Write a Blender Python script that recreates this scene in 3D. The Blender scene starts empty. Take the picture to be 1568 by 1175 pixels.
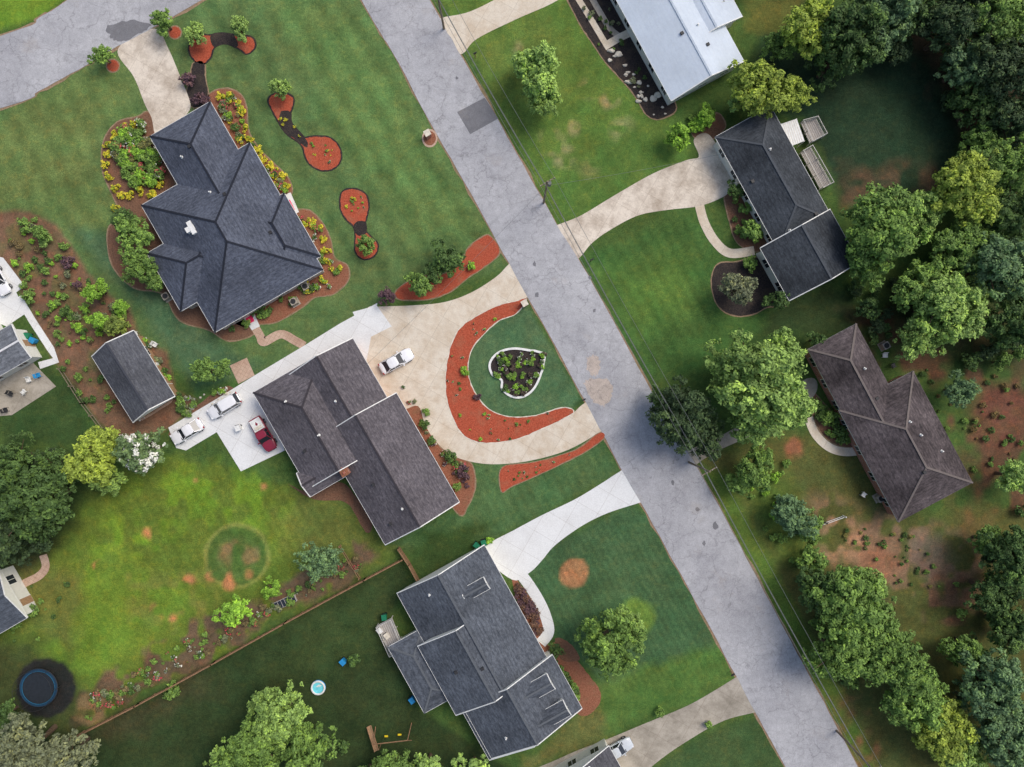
import bpy, bmesh, math, random
import numpy as np
from mathutils import Vector, Matrix
random.seed(7)
S=0.09; H=94.0; G=0.87
scene=bpy.context.scene
def W(px,py,h=0.0):
    k=(H-h)/H*S
    return Vector(((px-784)*k,(587.5-py)*k,h))
def lin(c):
    c=c/255.0
    return c/12.92 if c<=0.04045 else ((c+0.055)/1.055)**2.4
def C(r,g,b,k=1.0): return (min(.85,lin(r)*k/G),min(.85,lin(g)*k/G),min(.85,lin(b)*k*.96/G),1.0)

# ------------------------------------------------------------ materials
class N:
    def __init__(s,name,rough=0.9,spec=0.2):
        m=bpy.data.materials.new(name); m.use_nodes=True
        s.m=m; s.t=m.node_tree; s.b=s.t.nodes['Principled BSDF']
        s.b.inputs['Roughness'].default_value=rough
        s.b.inputs['Specular IOR Level'].default_value=spec
    def n(s,typ,**kw):
        nd=s.t.nodes.new(typ)
        for k,v in kw.items(): setattr(nd,k,v)
        return nd
    def l(s,a,b): s.t.links.new(a,b)
    def pos(s,obj=False,rot=0.0,scale=(1,1,1)):
        if obj: src=s.n('ShaderNodeTexCoord').outputs['Object']
        else: src=s.n('ShaderNodeNewGeometry').outputs['Position']
        mp=s.n('ShaderNodeMapping'); mp.inputs['Rotation'].default_value=(0,0,rot); mp.inputs['Scale'].default_value=scale
        s.l(src,mp.inputs['Vector']); return mp.outputs[0]
    def noise(s,vec,scale,detail=4,rough=0.6):
        nd=s.n('ShaderNodeTexNoise'); nd.inputs['Scale'].default_value=scale
        nd.inputs['Detail'].default_value=detail; nd.inputs['Roughness'].default_value=rough
        s.l(vec,nd.inputs['Vector']); return nd.outputs['Fac']
    def rng(s,fac,a,b,c=0.0,d=1.0):
        nd=s.n('ShaderNodeMapRange'); nd.inputs[1].default_value=a; nd.inputs[2].default_value=b
        nd.inputs[3].default_value=c; nd.inputs[4].default_value=d
        s.l(fac,nd.inputs[0]); return nd.outputs[0]
    def mix(s,fac,a,b,mode='MIX'):
        nd=s.n('ShaderNodeMix',data_type='RGBA',blend_type=mode)
        for i,v in ((0,fac),(6,a),(7,b)):
            if isinstance(v,(int,float)): nd.inputs[i].default_value=v
            elif isinstance(v,tuple): nd.inputs[i].default_value=v
            else: s.l(v,nd.inputs[i])
        return nd.outputs[2]
    def math(s,op,a,b=0.0):
        nd=s.n('ShaderNodeMath',operation=op)
        for i,v in ((0,a),(1,b)):
            if isinstance(v,(int,float)): nd.inputs[i].default_value=v
            else: s.l(v,nd.inputs[i])
        return nd.outputs[0]
    def mul(s,col,val):
        nd=s.n('ShaderNodeVectorMath',operation='SCALE'); s.l(col,nd.inputs[0]); s.l(val,nd.inputs['Scale']); return nd.outputs[0]
    def col(s,c): 
        if isinstance(c,tuple): s.b.inputs['Base Color'].default_value=c
        else: s.l(c,s.b.inputs['Base Color'])
    def bump(s,h,dist=0.05,st=0.6):
        nd=s.n('ShaderNodeBump'); nd.inputs['Strength'].default_value=st; nd.inputs['Distance'].default_value=dist
        s.l(h,nd.inputs['Height']); s.l(nd.outputs[0],s.b.inputs['Normal'])

def m_plain(name,c,rough=0.6,spec=0.3,var=0.12,scale=3.0,metal=0.0):
    a=N(name,rough,spec); a.b.inputs['Metallic'].default_value=metal
    f=a.noise(a.pos(),scale,5); v=a.rng(f,0.3,0.7,1-var,1+var)
    rgb=a.n('ShaderNodeRGB'); rgb.outputs[0].default_value=c
    a.col(a.mul(rgb.outputs[0],v)); return a.m

def m_ground():
    a=N('grass_lawn',0.95,0.1)
    at=a.n('ShaderNodeAttribute',attribute_name='gcol')
    p=a.pos()
    f1=a.noise(p,0.35,4,0.6); f2=a.noise(p,2.2,5,0.7); f3=a.noise(p,7.0,3,0.7)
    v=a.math('MULTIPLY',a.rng(f1,0.3,0.7,0.87,1.13),a.rng(f2,0.3,0.7,0.76,1.24))
    v=a.math('MULTIPLY',v,a.rng(f3,0.3,0.7,0.64,1.36))
    c=a.mul(at.outputs['Color'],v)
    f4=a.noise(p,1.1,5,0.7)
    c2=a.mix(1.0,c,(1.26,1.02,0.9,1),'MULTIPLY')
    c=a.mix(a.rng(f4,0.50,0.66,0,0.85),c,c2)
    a.col(c); a.bump(f3,0.05,0.6); return a.m

def m_asphalt(name,base,dark):
    a=N(name,0.92,0.2); p=a.pos()
    nw=a.n('ShaderNodeTexNoise'); nw.inputs['Scale'].default_value=0.8; nw.inputs['Detail'].default_value=6; a.l(p,nw.inputs['Vector'])
    vm=a.n('ShaderNodeVectorMath',operation='MULTIPLY_ADD'); a.l(nw.outputs['Color'],vm.inputs[0]); vm.inputs[1].default_value=(2.2,2.2,2.2); a.l(p,vm.inputs[2])
    def crack(scale,w):
        vo=a.n('ShaderNodeTexVoronoi',feature='DISTANCE_TO_EDGE'); vo.inputs['Scale'].default_value=scale; a.l(vm.outputs[0],vo.inputs['Vector'])
        return a.rng(vo.outputs['Distance'],0,w,1,0)
    c1=crack(0.26,0.022); c2=crack(0.75,0.04)
    big=a.noise(p,0.12,4,0.6); mid=a.noise(p,0.9,6,0.7); fine=a.noise(p,11,3,0.7)
    c=a.mix(a.rng(big,0.35,0.65),base,dark)
    v=a.math('MULTIPLY',a.rng(mid,0.3,0.7,0.86,1.13),a.rng(fine,0.3,0.7,0.77,1.23))
    c=a.mul(c,v)
    c=a.mix(a.math('MULTIPLY',a.math('MULTIPLY',c1,a.rng(a.noise(p,0.35,3),0.35,0.6,0.3,1)),0.50),c,C(100,98,100))
    c=a.mix(a.math('MULTIPLY',a.math('MULTIPLY',c2,a.rng(a.noise(p,0.25,3),0.42,0.6,0.1,1)),0.38),c,C(108,106,108))
    st=a.noise(p,0.22,5,0.65)
    c=a.mix(a.rng(st,0.60,0.75,0,0.3),c,C(160,146,132))
    a.col(c); a.bump(fine,0.01,0.5); return a.m

def m_concrete(name,base,stain,amt=0.7,joint=3.2,rot=math.radians(30)):
    a=N(name,0.88,0.25); p=a.pos()
    pj=a.pos(rot=rot)
    br=a.n('ShaderNodeTexBrick'); br.offset=0.0
    br.inputs['Scale'].default_value=1.0; br.inputs['Mortar Size'].default_value=0.03; br.inputs['Brick Width'].default_value=joint; br.inputs['Row Height'].default_value=joint
    br.inputs['Color1'].default_value=(1,1,1,1); br.inputs['Color2'].default_value=(0.95,0.95,0.95,1); br.inputs['Mortar'].default_value=(0.78,0.76,0.74,1)
    a.l(pj,br.inputs['Vector'])
    big=a.noise(p,0.28,6,0.7); fine=a.noise(p,6,5,0.75); md=a.noise(p,1.1,6,0.75)
    c=a.mix(a.rng(big,0.42,0.68,0,amt),base,stain)
    c=a.mix(a.rng(md,0.5,0.75,0,amt*.8),c,stain)
    c=a.mul(c,a.rng(fine,0.3,0.7,0.86,1.10))
    c=a.mix(1.0,c,br.outputs['Color'],'MULTIPLY')
    a.col(c); a.bump(fine,0.01,0.3); return a.m

def m_mulch(name,c1,c2,c3,scale=5.0):
    a=N(name,0.97,0.05); p=a.pos()
    f=a.noise(p,scale,6,0.8); g=a.noise(p,0.6,4,0.6)
    c=a.mix(a.rng(f,0.36,0.62),c1,c2)
    c=a.mix(a.rng(g,0.5,0.72,0,0.7),c,c3)
    vo=a.n('ShaderNodeTexVoronoi'); vo.inputs['Scale'].default_value=5.0; a.l(p,vo.inputs['Vector'])
    sp=a.rng(vo.outputs['Distance'],0.0,0.14,1,0)
    c=a.mix(a.math('MULTIPLY',sp,0.45),c,C(200,170,140))
    a.col(c); a.bump(f,0.08,0.9); return a.m

def m_roof(name,c1,c2,streak=0.3,det=1.0):
    a=N(name,0.93,0.12)
    p=a.pos(obj=True)
    sep=a.n('ShaderNodeSeparateXYZ'); a.l(p,sep.inputs[0])
    f=a.noise(p,5.5,4,0.75); big=a.noise(p,0.25,5,0.6)
    ps=a.pos(obj=True,scale=(1.0,1.0,5.0)); mid=a.noise(ps,1.6,5,0.7)
    row=a.math('FRACT',a.math('MULTIPLY',sep.outputs[2],5.5))
    rv=a.rng(row,0.0,0.35,1-.2*det,1.0)
    c=a.mix(a.rng(mid,0.35,0.65),c1,c2)
    c=a.mul(c,a.math('MULTIPLY',rv,a.rng(f,0.3,0.7,1-.28*det,1+.28*det)))
    c=a.mul(c,a.rng(big,0.3,0.7,1-streak,1+streak))
    vo=a.n('ShaderNodeTexVoronoi'); vo.inputs['Scale'].default_value=2.6; a.l(ps,vo.inputs['Vector'])
    vs=a.n('ShaderNodeSeparateColor'); a.l(vo.outputs['Color'],vs.inputs[0])
    c=a.mul(c,a.rng(vs.outputs[0],0,1,1-.16*det,1+.16*det))
    a.col(c); a.bump(row,0.03,0.4*det); return a.m

def m_brick(name,c1,c2):
    a=N(name,0.9,0.2); p=a.pos(obj=True)
    sep=a.n('ShaderNodeSeparateXYZ'); a.l(p,sep.inputs[0])
    cmb=a.n('ShaderNodeCombineXYZ'); a.l(a.math('ADD',sep.outputs[0],sep.outputs[1]),cmb.inputs[0]); a.l(sep.outputs[2],cmb.inputs[1])
    br=a.n('ShaderNodeTexBrick'); br.inputs['Scale'].default_value=4.0; br.inputs['Color1'].default_value=c1; br.inputs['Color2'].default_value=c2; br.inputs['Mortar'].default_value=C(190,185,175)
    a.l(cmb.outputs[0],br.inputs['Vector']); a.col(br.outputs['Color']); return a.m

def m_leaf(name,flower=None):
    a=N(name,0.7,0.25)
    oi=a.n('ShaderNodeObjectInfo'); at=a.n('ShaderNodeAttribute',attribute_name='tint')
    base=oi.outputs['Color']
    if flower:
        r=a.n('ShaderNodeRGB'); r.outputs[0].default_value=flower; base=r.outputs[0]
    c=a.mul(base,at.outputs['Fac'])
    y=a.mix(1.0,c,(1.22,1.10,0.70,1),'MULTIPLY')
    c=a.mix(a.rng(at.outputs['Fac'],0.95,1.7,0,0.8),c,y) if not flower else c
    a.col(c)
    return a.m

MG=m_ground()
MASPH=m_asphalt('asphalt_road',C(170,170,175),C(152,152,158))
MPATCH=m_asphalt('asphalt_patch',C(116,116,121),C(108,108,113))
MSTAIN=m_asphalt('asphalt_stain',C(180,167,160),C(172,160,152))
MC_OLD=m_concrete('concrete_old',C(214,203,190),C(150,134,118),0.8)
MC_TAN=m_concrete('concrete_tan',C(210,200,186),C(178,156,130),0.6)
MC_NEW=m_concrete('concrete_new',C(216,217,219),C(196,195,195),0.45)
MC_GREY=m_concrete('concrete_weathered',C(172,164,153),C(124,117,106),0.8)
MC_PAV=m_concrete('brick_pavers',C(192,166,148),C(156,122,104),0.7,0.5)
MRED=m_mulch('red_mulch',C(140,64,46),C(180,92,70),C(154,98,76))
MBRN=m_mulch('brown_mulch',C(92,70,58),C(130,98,80),C(132,90,70))
MRBR=m_mulch('pine_straw',C(118,74,56),C(152,104,84),C(120,98,74))
MBLK=m_mulch('black_mulch',C(40,37,40),C(66,60,58),C(80,70,62))
MDIRT=m_mulch('dirt_edge',C(120,100,80),C(154,132,110),C(110,108,74),3.0)
MWHITE=m_plain('white_trim',C(214,214,213),0.5)
MDRK=m_plain('dark_metal',C(50,50,52),0.5)
MWIRE=m_plain('wire_metal',C(110,112,112),0.5)
MWOOD=m_plain('wood_boards',C(150,120,92),0.85,var=0.25,scale=6)
MFENCE=m_plain('fence_wood',C(134,104,80),0.9,var=0.3,scale=4)
MDECK=m_plain('deck_boards',C(168,163,160),0.85,var=0.2,scale=5)
MRAIL=m_plain('rail_grey',C(190,187,183),0.8,var=0.15)
MPOLE=m_plain('pole_wood',C(124,112,98),0.9,var=0.2)
MSTONE=m_plain('stone',C(198,190,177),0.9,var=0.25,scale=2)
MGLASS=m_plain('window_glass',C(38,44,52),0.08,0.6,var=0.05)
MBARK=m_plain('bark',C(92,76,62),0.95,var=0.3,scale=5)
MLEAF=m_leaf('foliage')
MFY=m_leaf('flower_yellow',C(216,202,62)); MFW=m_leaf('flower_white',C(225,225,215)); MFR=m_leaf('flower_pink',C(205,84,98))
MBR1=m_brick('red_brick',C(140,72,58),C(165,96,78)); MBR2=m_brick('grey_brick',C(170,160,150),C(190,182,170))
MSIDE=m_plain('siding',C(205,205,200),0.8,var=0.06)
MPINK=m_plain('pink_cloth',C(220,50,100),0.8)
MBLUE=m_plain('blue_vinyl',C(40,130,185),0.5)
MDBLUE=m_plain('blue_pad',C(30,62,88),0.6)
MWATER=m_plain('pool_water',C(110,200,215),0.1,0.5,var=0.15)
MBLKC=m_plain('black_mesh',C(36,42,50),0.8,var=0.2)
MGREENP=m_plain('green_plastic',C(30,110,80),0.5)
MYEL=m_plain('yellow_plastic',C(225,195,40),0.5)
MTYRE=m_plain('tyre_rubber',C(30,30,32),0.9)

# ------------------------------------------------------------ mesh helpers
def mk(name,verts,faces,mats,mi=None,parent=None,loc=None,smooth=False):
    me=bpy.data.meshes.new(name); me.from_pydata([tuple(v) for v in verts],[],[tuple(f) for f in faces])
    if not isinstance(mats,(list,tuple)): mats=[mats]
    for m in mats: me.materials.append(m)
    if mi is not None: me.polygons.foreach_set('material_index',mi)
    if smooth: me.polygons.foreach_set('use_smooth',[True]*len(me.polygons))
    me.update()
    o=bpy.data.objects.new(name,me); scene.collection.objects.link(o)
    if parent: o.parent=parent
    if loc is not None: o.location=loc
    return o
def empty(name,loc=(0,0,0),rz=0.0):
    o=bpy.data.objects.new(name,None); scene.collection.objects.link(o); o.location=loc; o.rotation_euler=(0,0,rz); o.empty_display_size=0.5
    return o
class MB:
    def __init__(s): s.v=[];s.f=[];s.m=[]
    def add(s,vs,fs,mi=0):
        b=len(s.v); s.v+= [tuple(v) for v in vs]
        for f in fs: s.f.append(tuple(b+i for i in f)); s.m.append(mi)
    def box(s,x0,x1,y0,y1,z0,z1,mi=0):
        s.add([(x0,y0,z0),(x1,y0,z0),(x1,y1,z0),(x0,y1,z0),(x0,y0,z1),(x1,y0,z1),(x1,y1,z1),(x0,y1,z1)],
              [(0,3,2,1),(4,5,6,7),(0,1,5,4),(1,2,6,5),(2,3,7,6),(3,0,4,7)],mi)
    def beam(s,p,q,w,h,mi=0):
        p=Vector(p);q=Vector(q); d=(q-p); 
        if d.length<1e-4: return
        d.normalize(); up=Vector((0,0,1)) if abs(d.z)<0.95 else Vector((1,0,0))
        sd=d.cross(up).normalized()*w/2; u=sd.cross(d).normalized()*h/2
        vs=[]
        for c in (p,q): vs+=[c-sd-u,c+sd-u,c+sd+u,c-sd+u]
        s.add(vs,[(0,1,2,3),(7,6,5,4),(0,4,5,1),(1,5,6,2),(2,6,7,3),(3,7,4,0)],mi)
    def cyl(s,p,q,r0,r1,n=8,mi=0,cap=True):
        p=Vector(p);q=Vector(q); d=(q-p).normalized(); up=Vector((0,0,1)) if abs(d.z)<0.95 else Vector((1,0,0))
        a=d.cross(up).normalized(); b=d.cross(a).normalized(); vs=[]
        for c,r in ((p,r0),(q,r1)):
            for i in range(n):
                t=2*math.pi*i/n; vs.append(c+a*math.cos(t)*r+b*math.sin(t)*r)
        fs=[(i,(i+1)%n,n+(i+1)%n,n+i) for i in range(n)]
        if cap: fs+= [tuple(range(n-1,-1,-1)),tuple(range(n,2*n))]
        s.add(vs,fs,mi)
    def obj(s,name,mats,parent=None,loc=None,smooth=False): return mk(name,s.v,s.f,mats,s.m,parent,loc,smooth)

def catmull(pts,n=6,closed=True):
    P=[Vector((p[0],p[1])) for p in pts]; out=[]; L=len(P)
    rng=range(L if closed else L-1)
    for i in rng:
        if closed: a,b,c,d=P[i-1],P[i],P[(i+1)%L],P[(i+2)%L]
        else: a,b,c,d=P[max(i-1,0)],P[i],P[i+1],P[min(i+2,L-1)]
        for k in range(n):
            t=k/n
            out.append(0.5*((2*b)+(c-a)*t+(2*a-5*b+4*c-d)*t*t+(3*b-a-3*c+d)*t**3))
    if not closed: out.append(P[-1])
    return [(p.x,p.y) for p in out]
def offset(pts,d,closed=True):
    L=len(pts); area=sum(pts[i][0]*pts[(i+1)%L][1]-pts[(i+1)%L][0]*pts[i][1] for i in range(L))
    sgn=1 if area>0 else -1; out=[]
    for i in range(L):
        a=pts[i-1] if (closed or i>0) else pts[i]; b=pts[(i+1)%L] if (closed or i<L-1) else pts[i]
        t=Vector((b[0]-a[0],b[1]-a[1])); 
        if t.length<1e-6: out.append(pts[i]); continue
        t.normalize(); dd=d() if callable(d) else d
        out.append((pts[i][0]+t.y*sgn*dd,pts[i][1]-t.x*sgn*dd))
    return out
def slab(name,pts,mat,z,smooth=True,off=0,jit=0.0,n=6,parent=None,thick=None):
    if smooth: pts=catmull(pts,n)
    if off or jit:
        pts=offset(pts,(lambda: off+random.uniform(-jit,jit)))
    bm=bmesh.new(); vs=[]
    for p in pts:
        w=W(p[0],p[1]); vs.append(bm.verts.new((w.x,w.y,z)))
    f=bm.faces.new(vs); f.normal_update()
    if f.normal.z<0: f.normal_flip()
    L=len(vs); lo=[bm.verts.new((v.co.x,v.co.y,-0.03 if thick is None else z-thick)) for v in vs]
    for i in range(L): bm.faces.new((vs[i],vs[(i+1)%L],lo[(i+1)%L],lo[i]))
    bmesh.ops.triangulate(bm,faces=[f],ngon_method='EAR_CLIP')
    bmesh.ops.recalc_face_normals(bm,faces=[x for x in bm.faces])
    me=bpy.data.meshes.new(name); bm.to_mesh(me); bm.free(); me.materials.append(mat)
    o=bpy.data.objects.new(name,me); scene.collection.objects.link(o)
    if parent: o.parent=parent
    return o
def strip(pts,w,closed=False,smooth=True):
    if smooth: pts=catmull(pts,6,closed)
    a=offset(pts,w/2,False); b=offset(pts,-w/2,False)
    return a+b[::-1]
def ribbon(name,pts,w,z0,z1,mat,closed=False,smooth=True,parent=None):
    if smooth: pts=catmull(pts,6,closed)
    a=offset(pts,w/2,closed); b=offset(pts,-w/2,closed); L=len(pts); mb=MB(); vs=[]
    for p,q in zip(a,b):
        A=W(*p);B=W(*q); vs+=[(A.x,A.y,z0),(A.x,A.y,z1),(B.x,B.y,z1),(B.x,B.y,z0)]
    fs=[]
    for i in range(L if closed else L-1):
        j=(i+1)%L
        for k in range(3): fs.append((4*i+k,4*i+k+1,4*j+k+1,4*j+k))
    mb.add(vs,fs); return mb.obj(name,mat,parent)

# ------------------------------------------------------------ ground
def vnoise(x,y,sc,seed):
    g=np.random.default_rng(seed).random((256,256)); u=x/sc; v=y/sc
    iu=np.floor(u).astype(int); iv=np.floor(v).astype(int); fu=u-iu; fv=v-iv
    fu=fu*fu*(3-2*fu); fv=fv*fv*(3-2*fv)
    a=g[iu%256,iv%256];b=g[(iu+1)%256,iv%256];c=g[iu%256,(iv+1)%256];d=g[(iu+1)%256,(iv+1)%256]
    return (a*(1-fu)+b*fu)*(1-fv)+(c*(1-fu)+d*fu)*fv-0.5
fx=np.arange(-72,72.01,0.3); fy=np.arange(-54.3,54.31,0.3)
cx=np.array([74,78,85,95,110,140,200,320,600.]); cy=np.array([56,60,66,75,90,120,180,320,600.])
xs=np.concatenate([-cx[::-1],fx,cx]); ys=np.concatenate([-cy[::-1],fy,cy])
X,Y=np.meshgrid(xs,ys,indexing='ij'); X=X.ravel();Y=Y.ravel()
PX=X/S+784; PY=587.5-Y/S
n1=vnoise(PX,PY,60,1)*26+vnoise(PX,PY,22,2)*16+vnoise(PX,PY,9,5)*8
col=np.zeros((len(X),3))
def cc(c): return np.array([lin(c[0]),lin(c[1]),lin(c[2])])*1.10/G
col[:]=cc((66,88,44))
def sdf(poly):
    d=np.full(len(PX),1e9); ins=np.zeros(len(PX),bool); L=len(poly)
    for i in range(L):
        x0,y0=poly[i];x1,y1=poly[(i+1)%L]
        ex,ey=x1-x0,y1-y0; wx,wy=PX-x0,PY-y0
        t=np.clip((wx*ex+wy*ey)/(ex*ex+ey*ey+1e-9),0,1)
        d=np.minimum(d,np.hypot(wx-ex*t,wy-ey*t))
        c=((y0>PY)!=(y1>PY))&(PX<(x1-x0)*(PY-y0)/((y1-y0)+1e-12)+x0)
        ins^=c
    return np.where(ins,-d,d)
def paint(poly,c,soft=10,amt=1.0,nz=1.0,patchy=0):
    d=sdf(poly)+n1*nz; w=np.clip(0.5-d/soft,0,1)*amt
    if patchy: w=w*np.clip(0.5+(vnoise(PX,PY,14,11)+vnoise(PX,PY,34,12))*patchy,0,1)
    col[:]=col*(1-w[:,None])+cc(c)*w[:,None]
def blob(x,y,r,c,soft=8,amt=1.0,ry=None,nz=0.6,patchy=0):
    ry=ry or r
    paint([(x+r*math.cos(t)*1.0,y+ry*math.sin(t)) for t in np.linspace(0,2*math.pi,14)[:-1]],c,soft,amt,nz,patchy)
paint([(-50,170),(300,-40),(553,-40),(790,410),(575,470),(400,590),(240,560),(100,380),(-50,320)],(80,102,60),16,nz=0.3)
paint([(-50,180),(170,90),(220,180),(160,210),(155,290),(170,360),(0,320),(-50,320)],(92,108,60),50,0.8)
paint([(420,0),(540,0),(740,350),(640,370),(560,260),(470,110)],(88,112,62),50,0.8)
paint([(110,350),(170,360),(250,450),(330,520),(400,560),(300,600),(200,460)],(72,96,66),20,nz=0.3)
paint([(-60,-60),(110,-60),(100,0),(0,50),(-60,70)],(96,124,42),10,nz=.3)
paint([(770,470),(805,460),(893,612),(870,635),(700,640),(700,500)],(72,98,66),8,nz=0.2)
paint([(720,705),(918,668),(950,722),(760,825),(620,850),(600,830),(700,780)],(70,96,58),14,nz=0.3)
paint([(610,840),(720,790),(760,800),(700,860),(640,890)],(54,74,38),20)
paint([(800,860),(960,770),(1010,800),(1100,985),(1120,1030),(940,1060),(850,980)],(64,90,58),14,nz=.3)
paint([(930,1040),(1110,980),(1130,1040),(1000,1100),(880,1130),(880,1090)],(76,104,50),20)
blob(975,940,26,(104,132,54),14,0.75)
paint([(840,985),(915,1050),(930,1130),(800,1175),(880,1090)],(90,96,54),16)
paint([(120,770),(270,690),(370,725),(470,750),(600,840),(610,850),(440,945),(120,1120),(-60,1120),(-60,870)],(88,106,42),20)
paint([(280,700),(380,730),(470,760),(480,830),(300,800),(200,900),(100,920),(180,780)],(100,130,40),60,0.85,patchy=3)
paint([(20,920),(190,860),(300,900),(240,980),(120,1050),(30,1010)],(96,122,42),50,0.8)
paint([(470,740),(600,840),(560,880),(470,860),(420,800)],(90,96,50),40,0.7)
paint([(170,860),(330,880),(330,960),(190,960)],(112,112,56),40,0.6,patchy=3)
r=np.hypot(PX-362,PY-853)+n1*0.25
w=np.clip((50-r)/6,0,1)*.75; col[:]=col*(1-w[:,None])+cc((66,92,46))*w[:,None]
for r0,wd,c,am in ((48,5,(122,128,66),.85),(28,7,(86,104,54),.7)):
    w=np.clip(1-np.abs(r-r0)/wd,0,1)*am; col[:]=col*(1-w[:,None])+cc(c)*w[:,None]
blob(358,850,24,(126,104,72),12,0.85,ry=15,patchy=3); blob(385,852,8,(130,106,74),8,.7)
for x,y,rr in ((232,812,17),(353,894,14),(325,883,7),(262,937,13),(236,914,9),(290,890,8),(380,882,8),(148,866,6),(236,928,6),(258,990,6),(300,735,5),(405,745,5),(180,940,6),(196,980,5)):
    blob(x,y,rr,(168,112,76),7,0.9,nz=0.45,patchy=4)
paint([(540,835),(600,845),(440,940),(215,1068),(110,1122),(120,1060),(160,1030),(280,965),(350,935),(420,895),(470,870),(520,855)],(98,80,64),12,0.95,patchy=4.5)
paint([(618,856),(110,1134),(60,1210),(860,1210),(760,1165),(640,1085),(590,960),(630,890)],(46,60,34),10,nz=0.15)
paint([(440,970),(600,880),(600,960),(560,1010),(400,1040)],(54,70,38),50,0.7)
paint([(120,1120),(280,1035),(330,1060),(160,1150)],(68,64,44),30,0.6)
paint([(-60,325),(45,322),(85,345),(110,380),(150,440),(200,470),(215,515),(255,540),(270,600),(310,610),(262,655),(190,680),(150,645),(120,600),(80,545),(50,490),(30,440),(-60,395)],(108,84,66),8,1,0.3)
paint([(-40,340),(45,330),(85,370),(120,460),(190,520),(150,600),(90,530),(30,430)],(92,92,58),20,0.7,patchy=4)
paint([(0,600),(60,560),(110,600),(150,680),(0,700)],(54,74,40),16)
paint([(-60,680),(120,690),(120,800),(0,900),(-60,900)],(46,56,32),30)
paint([(0,890),(60,870),(130,880),(110,1000),(40,960)],(90,84,50),30,0.6)
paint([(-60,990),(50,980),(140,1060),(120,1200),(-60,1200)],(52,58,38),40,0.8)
paint([(655,-40),(1000,-40),(1000,170),(1060,200),(1055,245),(855,345)],(82,106,48),16,nz=.3)
paint([(720,60),(830,40),(860,150),(800,190),(740,120)],(98,110,56),50,0.4)
for x,y,rr in ((845,215,16),(900,140,12),(860,240,12),(790,75,10),(905,260,9),(830,230,10),(950,200,12),(880,195,8),(930,155,8)): blob(x,y,rr,(146,134,94),16,0.8,patchy=3.5)
paint([(900,330),(1060,245),(1060,180),(960,200),(850,280),(855,340)],(74,102,48),30,0.7)
paint([(885,395),(1070,320),(1100,390),(1110,480),(1240,470),(1240,520),(1080,560),(990,590)],(64,92,46),14,nz=.3)
paint([(920,420),(1050,400),(1070,470),(980,500)],(86,114,50),60,0.6)
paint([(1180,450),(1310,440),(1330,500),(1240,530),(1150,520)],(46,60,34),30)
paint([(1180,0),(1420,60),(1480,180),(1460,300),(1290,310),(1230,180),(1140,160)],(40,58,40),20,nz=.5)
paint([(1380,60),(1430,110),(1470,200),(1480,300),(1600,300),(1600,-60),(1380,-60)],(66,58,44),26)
paint([(1385,85),(1420,110),(1450,190),(1440,200),(1400,120)],(96,72,56),14,.6,patchy=2)
paint([(1150,0),(1230,0),(1200,60),(1150,40)],(88,92,46),20)
paint([(1290,250),(1440,245),(1450,300),(1290,320)],(88,70,54),30,0.8,patchy=2)
paint([(1300,480),(1600,480),(1600,800),(1500,800),(1490,740),(1440,640),(1340,540)],(92,66,52),30,0.9,patchy=2)
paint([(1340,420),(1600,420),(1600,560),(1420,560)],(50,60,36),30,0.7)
paint([(1060,700),(1200,660),(1310,690),(1370,800),(1500,760),(1600,800),(1600,1200),(1330,1200),(1200,950)],(80,84,46),26)
paint([(1070,715),(1110,720),(1350,1180),(1310,1180)],(84,106,46),14,nz=.3)
paint([(1110,730),(1180,700),(1260,830),(1240,880),(1180,850)],(84,104,46),40,.8)
paint([(1250,770),(1420,790),(1510,860),(1500,960),(1400,930),(1260,850)],(122,98,78),50,0.9,patchy=3.5)
blob(1290,825,34,(156,126,96),24,0.8,patchy=2.5); blob(1420,850,34,(100,86,76),24,0.7); blob(1215,685,14,(140,92,70),12,.8,patchy=2)
blob(1350,860,30,(140,100,76),24,.7,patchy=3); blob(1455,920,40,(92,66,50),24,.7,patchy=2)
paint([(1275,1080),(1340,1070),(1350,1180),(1310,1180)],(132,88,66),20,.9,patchy=1.5)
blob(1490,770,40,(120,82,60),24,.7,patchy=1); blob(1540,640,50,(98,66,54),30,.8)
paint([(990,1180),(1060,1135),(1160,1095),(1210,1190),(1200,1300),(900,1300)],(60,80,46),14,nz=.3)
blob(880,878,23,(150,110,76),5,0.95,nz=0.25)
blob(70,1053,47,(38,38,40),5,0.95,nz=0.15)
blob(145,1085,26,(142,116,82),14,0.7,patchy=1.5)
tt=(PX*0.875-PY*0.484)
for poly,period,am in (([(280,0),(553,0),(770,400),(600,450),(440,300),(330,100)],36,0.13),([(0,170),(170,90),(240,240),(150,420),(0,330)],32,0.10),([(800,860),(978,775),(1120,1030),(940,1060),(850,980)],10,0.13),([(720,720),(918,668),(950,722),(760,825)],14,0.10),([(885,395),(1070,320),(1110,480),(990,590)],18,0.10),([(150,800),(270,690),(470,750),(560,840),(300,960)],14,0.07)):
    d=sdf(poly); w=np.clip(0.5-d/14,0,1); m=1+am*np.sin(tt*2*math.pi/period+n1*0.08)*w
    col*=m[:,None]
m=1+0.22*vnoise(PX,PY,45,21)+0.22*vnoise(PX,PY,15,22)+0.18*vnoise(PX,PY,6,23); col*=m[:,None]
col[:,0]*=1+0.18*vnoise(PX,PY,28,31)+0.16*vnoise(PX,PY,10,32)
nx,ny=len(xs),len(ys)
idx=np.arange(nx*ny).reshape(nx,ny)
quads=np.stack([idx[:-1,:-1],idx[1:,:-1],idx[1:,1:],idx[:-1,1:]],-1).reshape(-1,4)
me=bpy.data.meshes.new('ground'); me.vertices.add(nx*ny); me.vertices.foreach_set('co',np.stack([X,Y,np.zeros_like(X)],1).ravel())
me.loops.add(quads.size); me.loops.foreach_set('vertex_index',quads.ravel().astype(np.int32))
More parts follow.
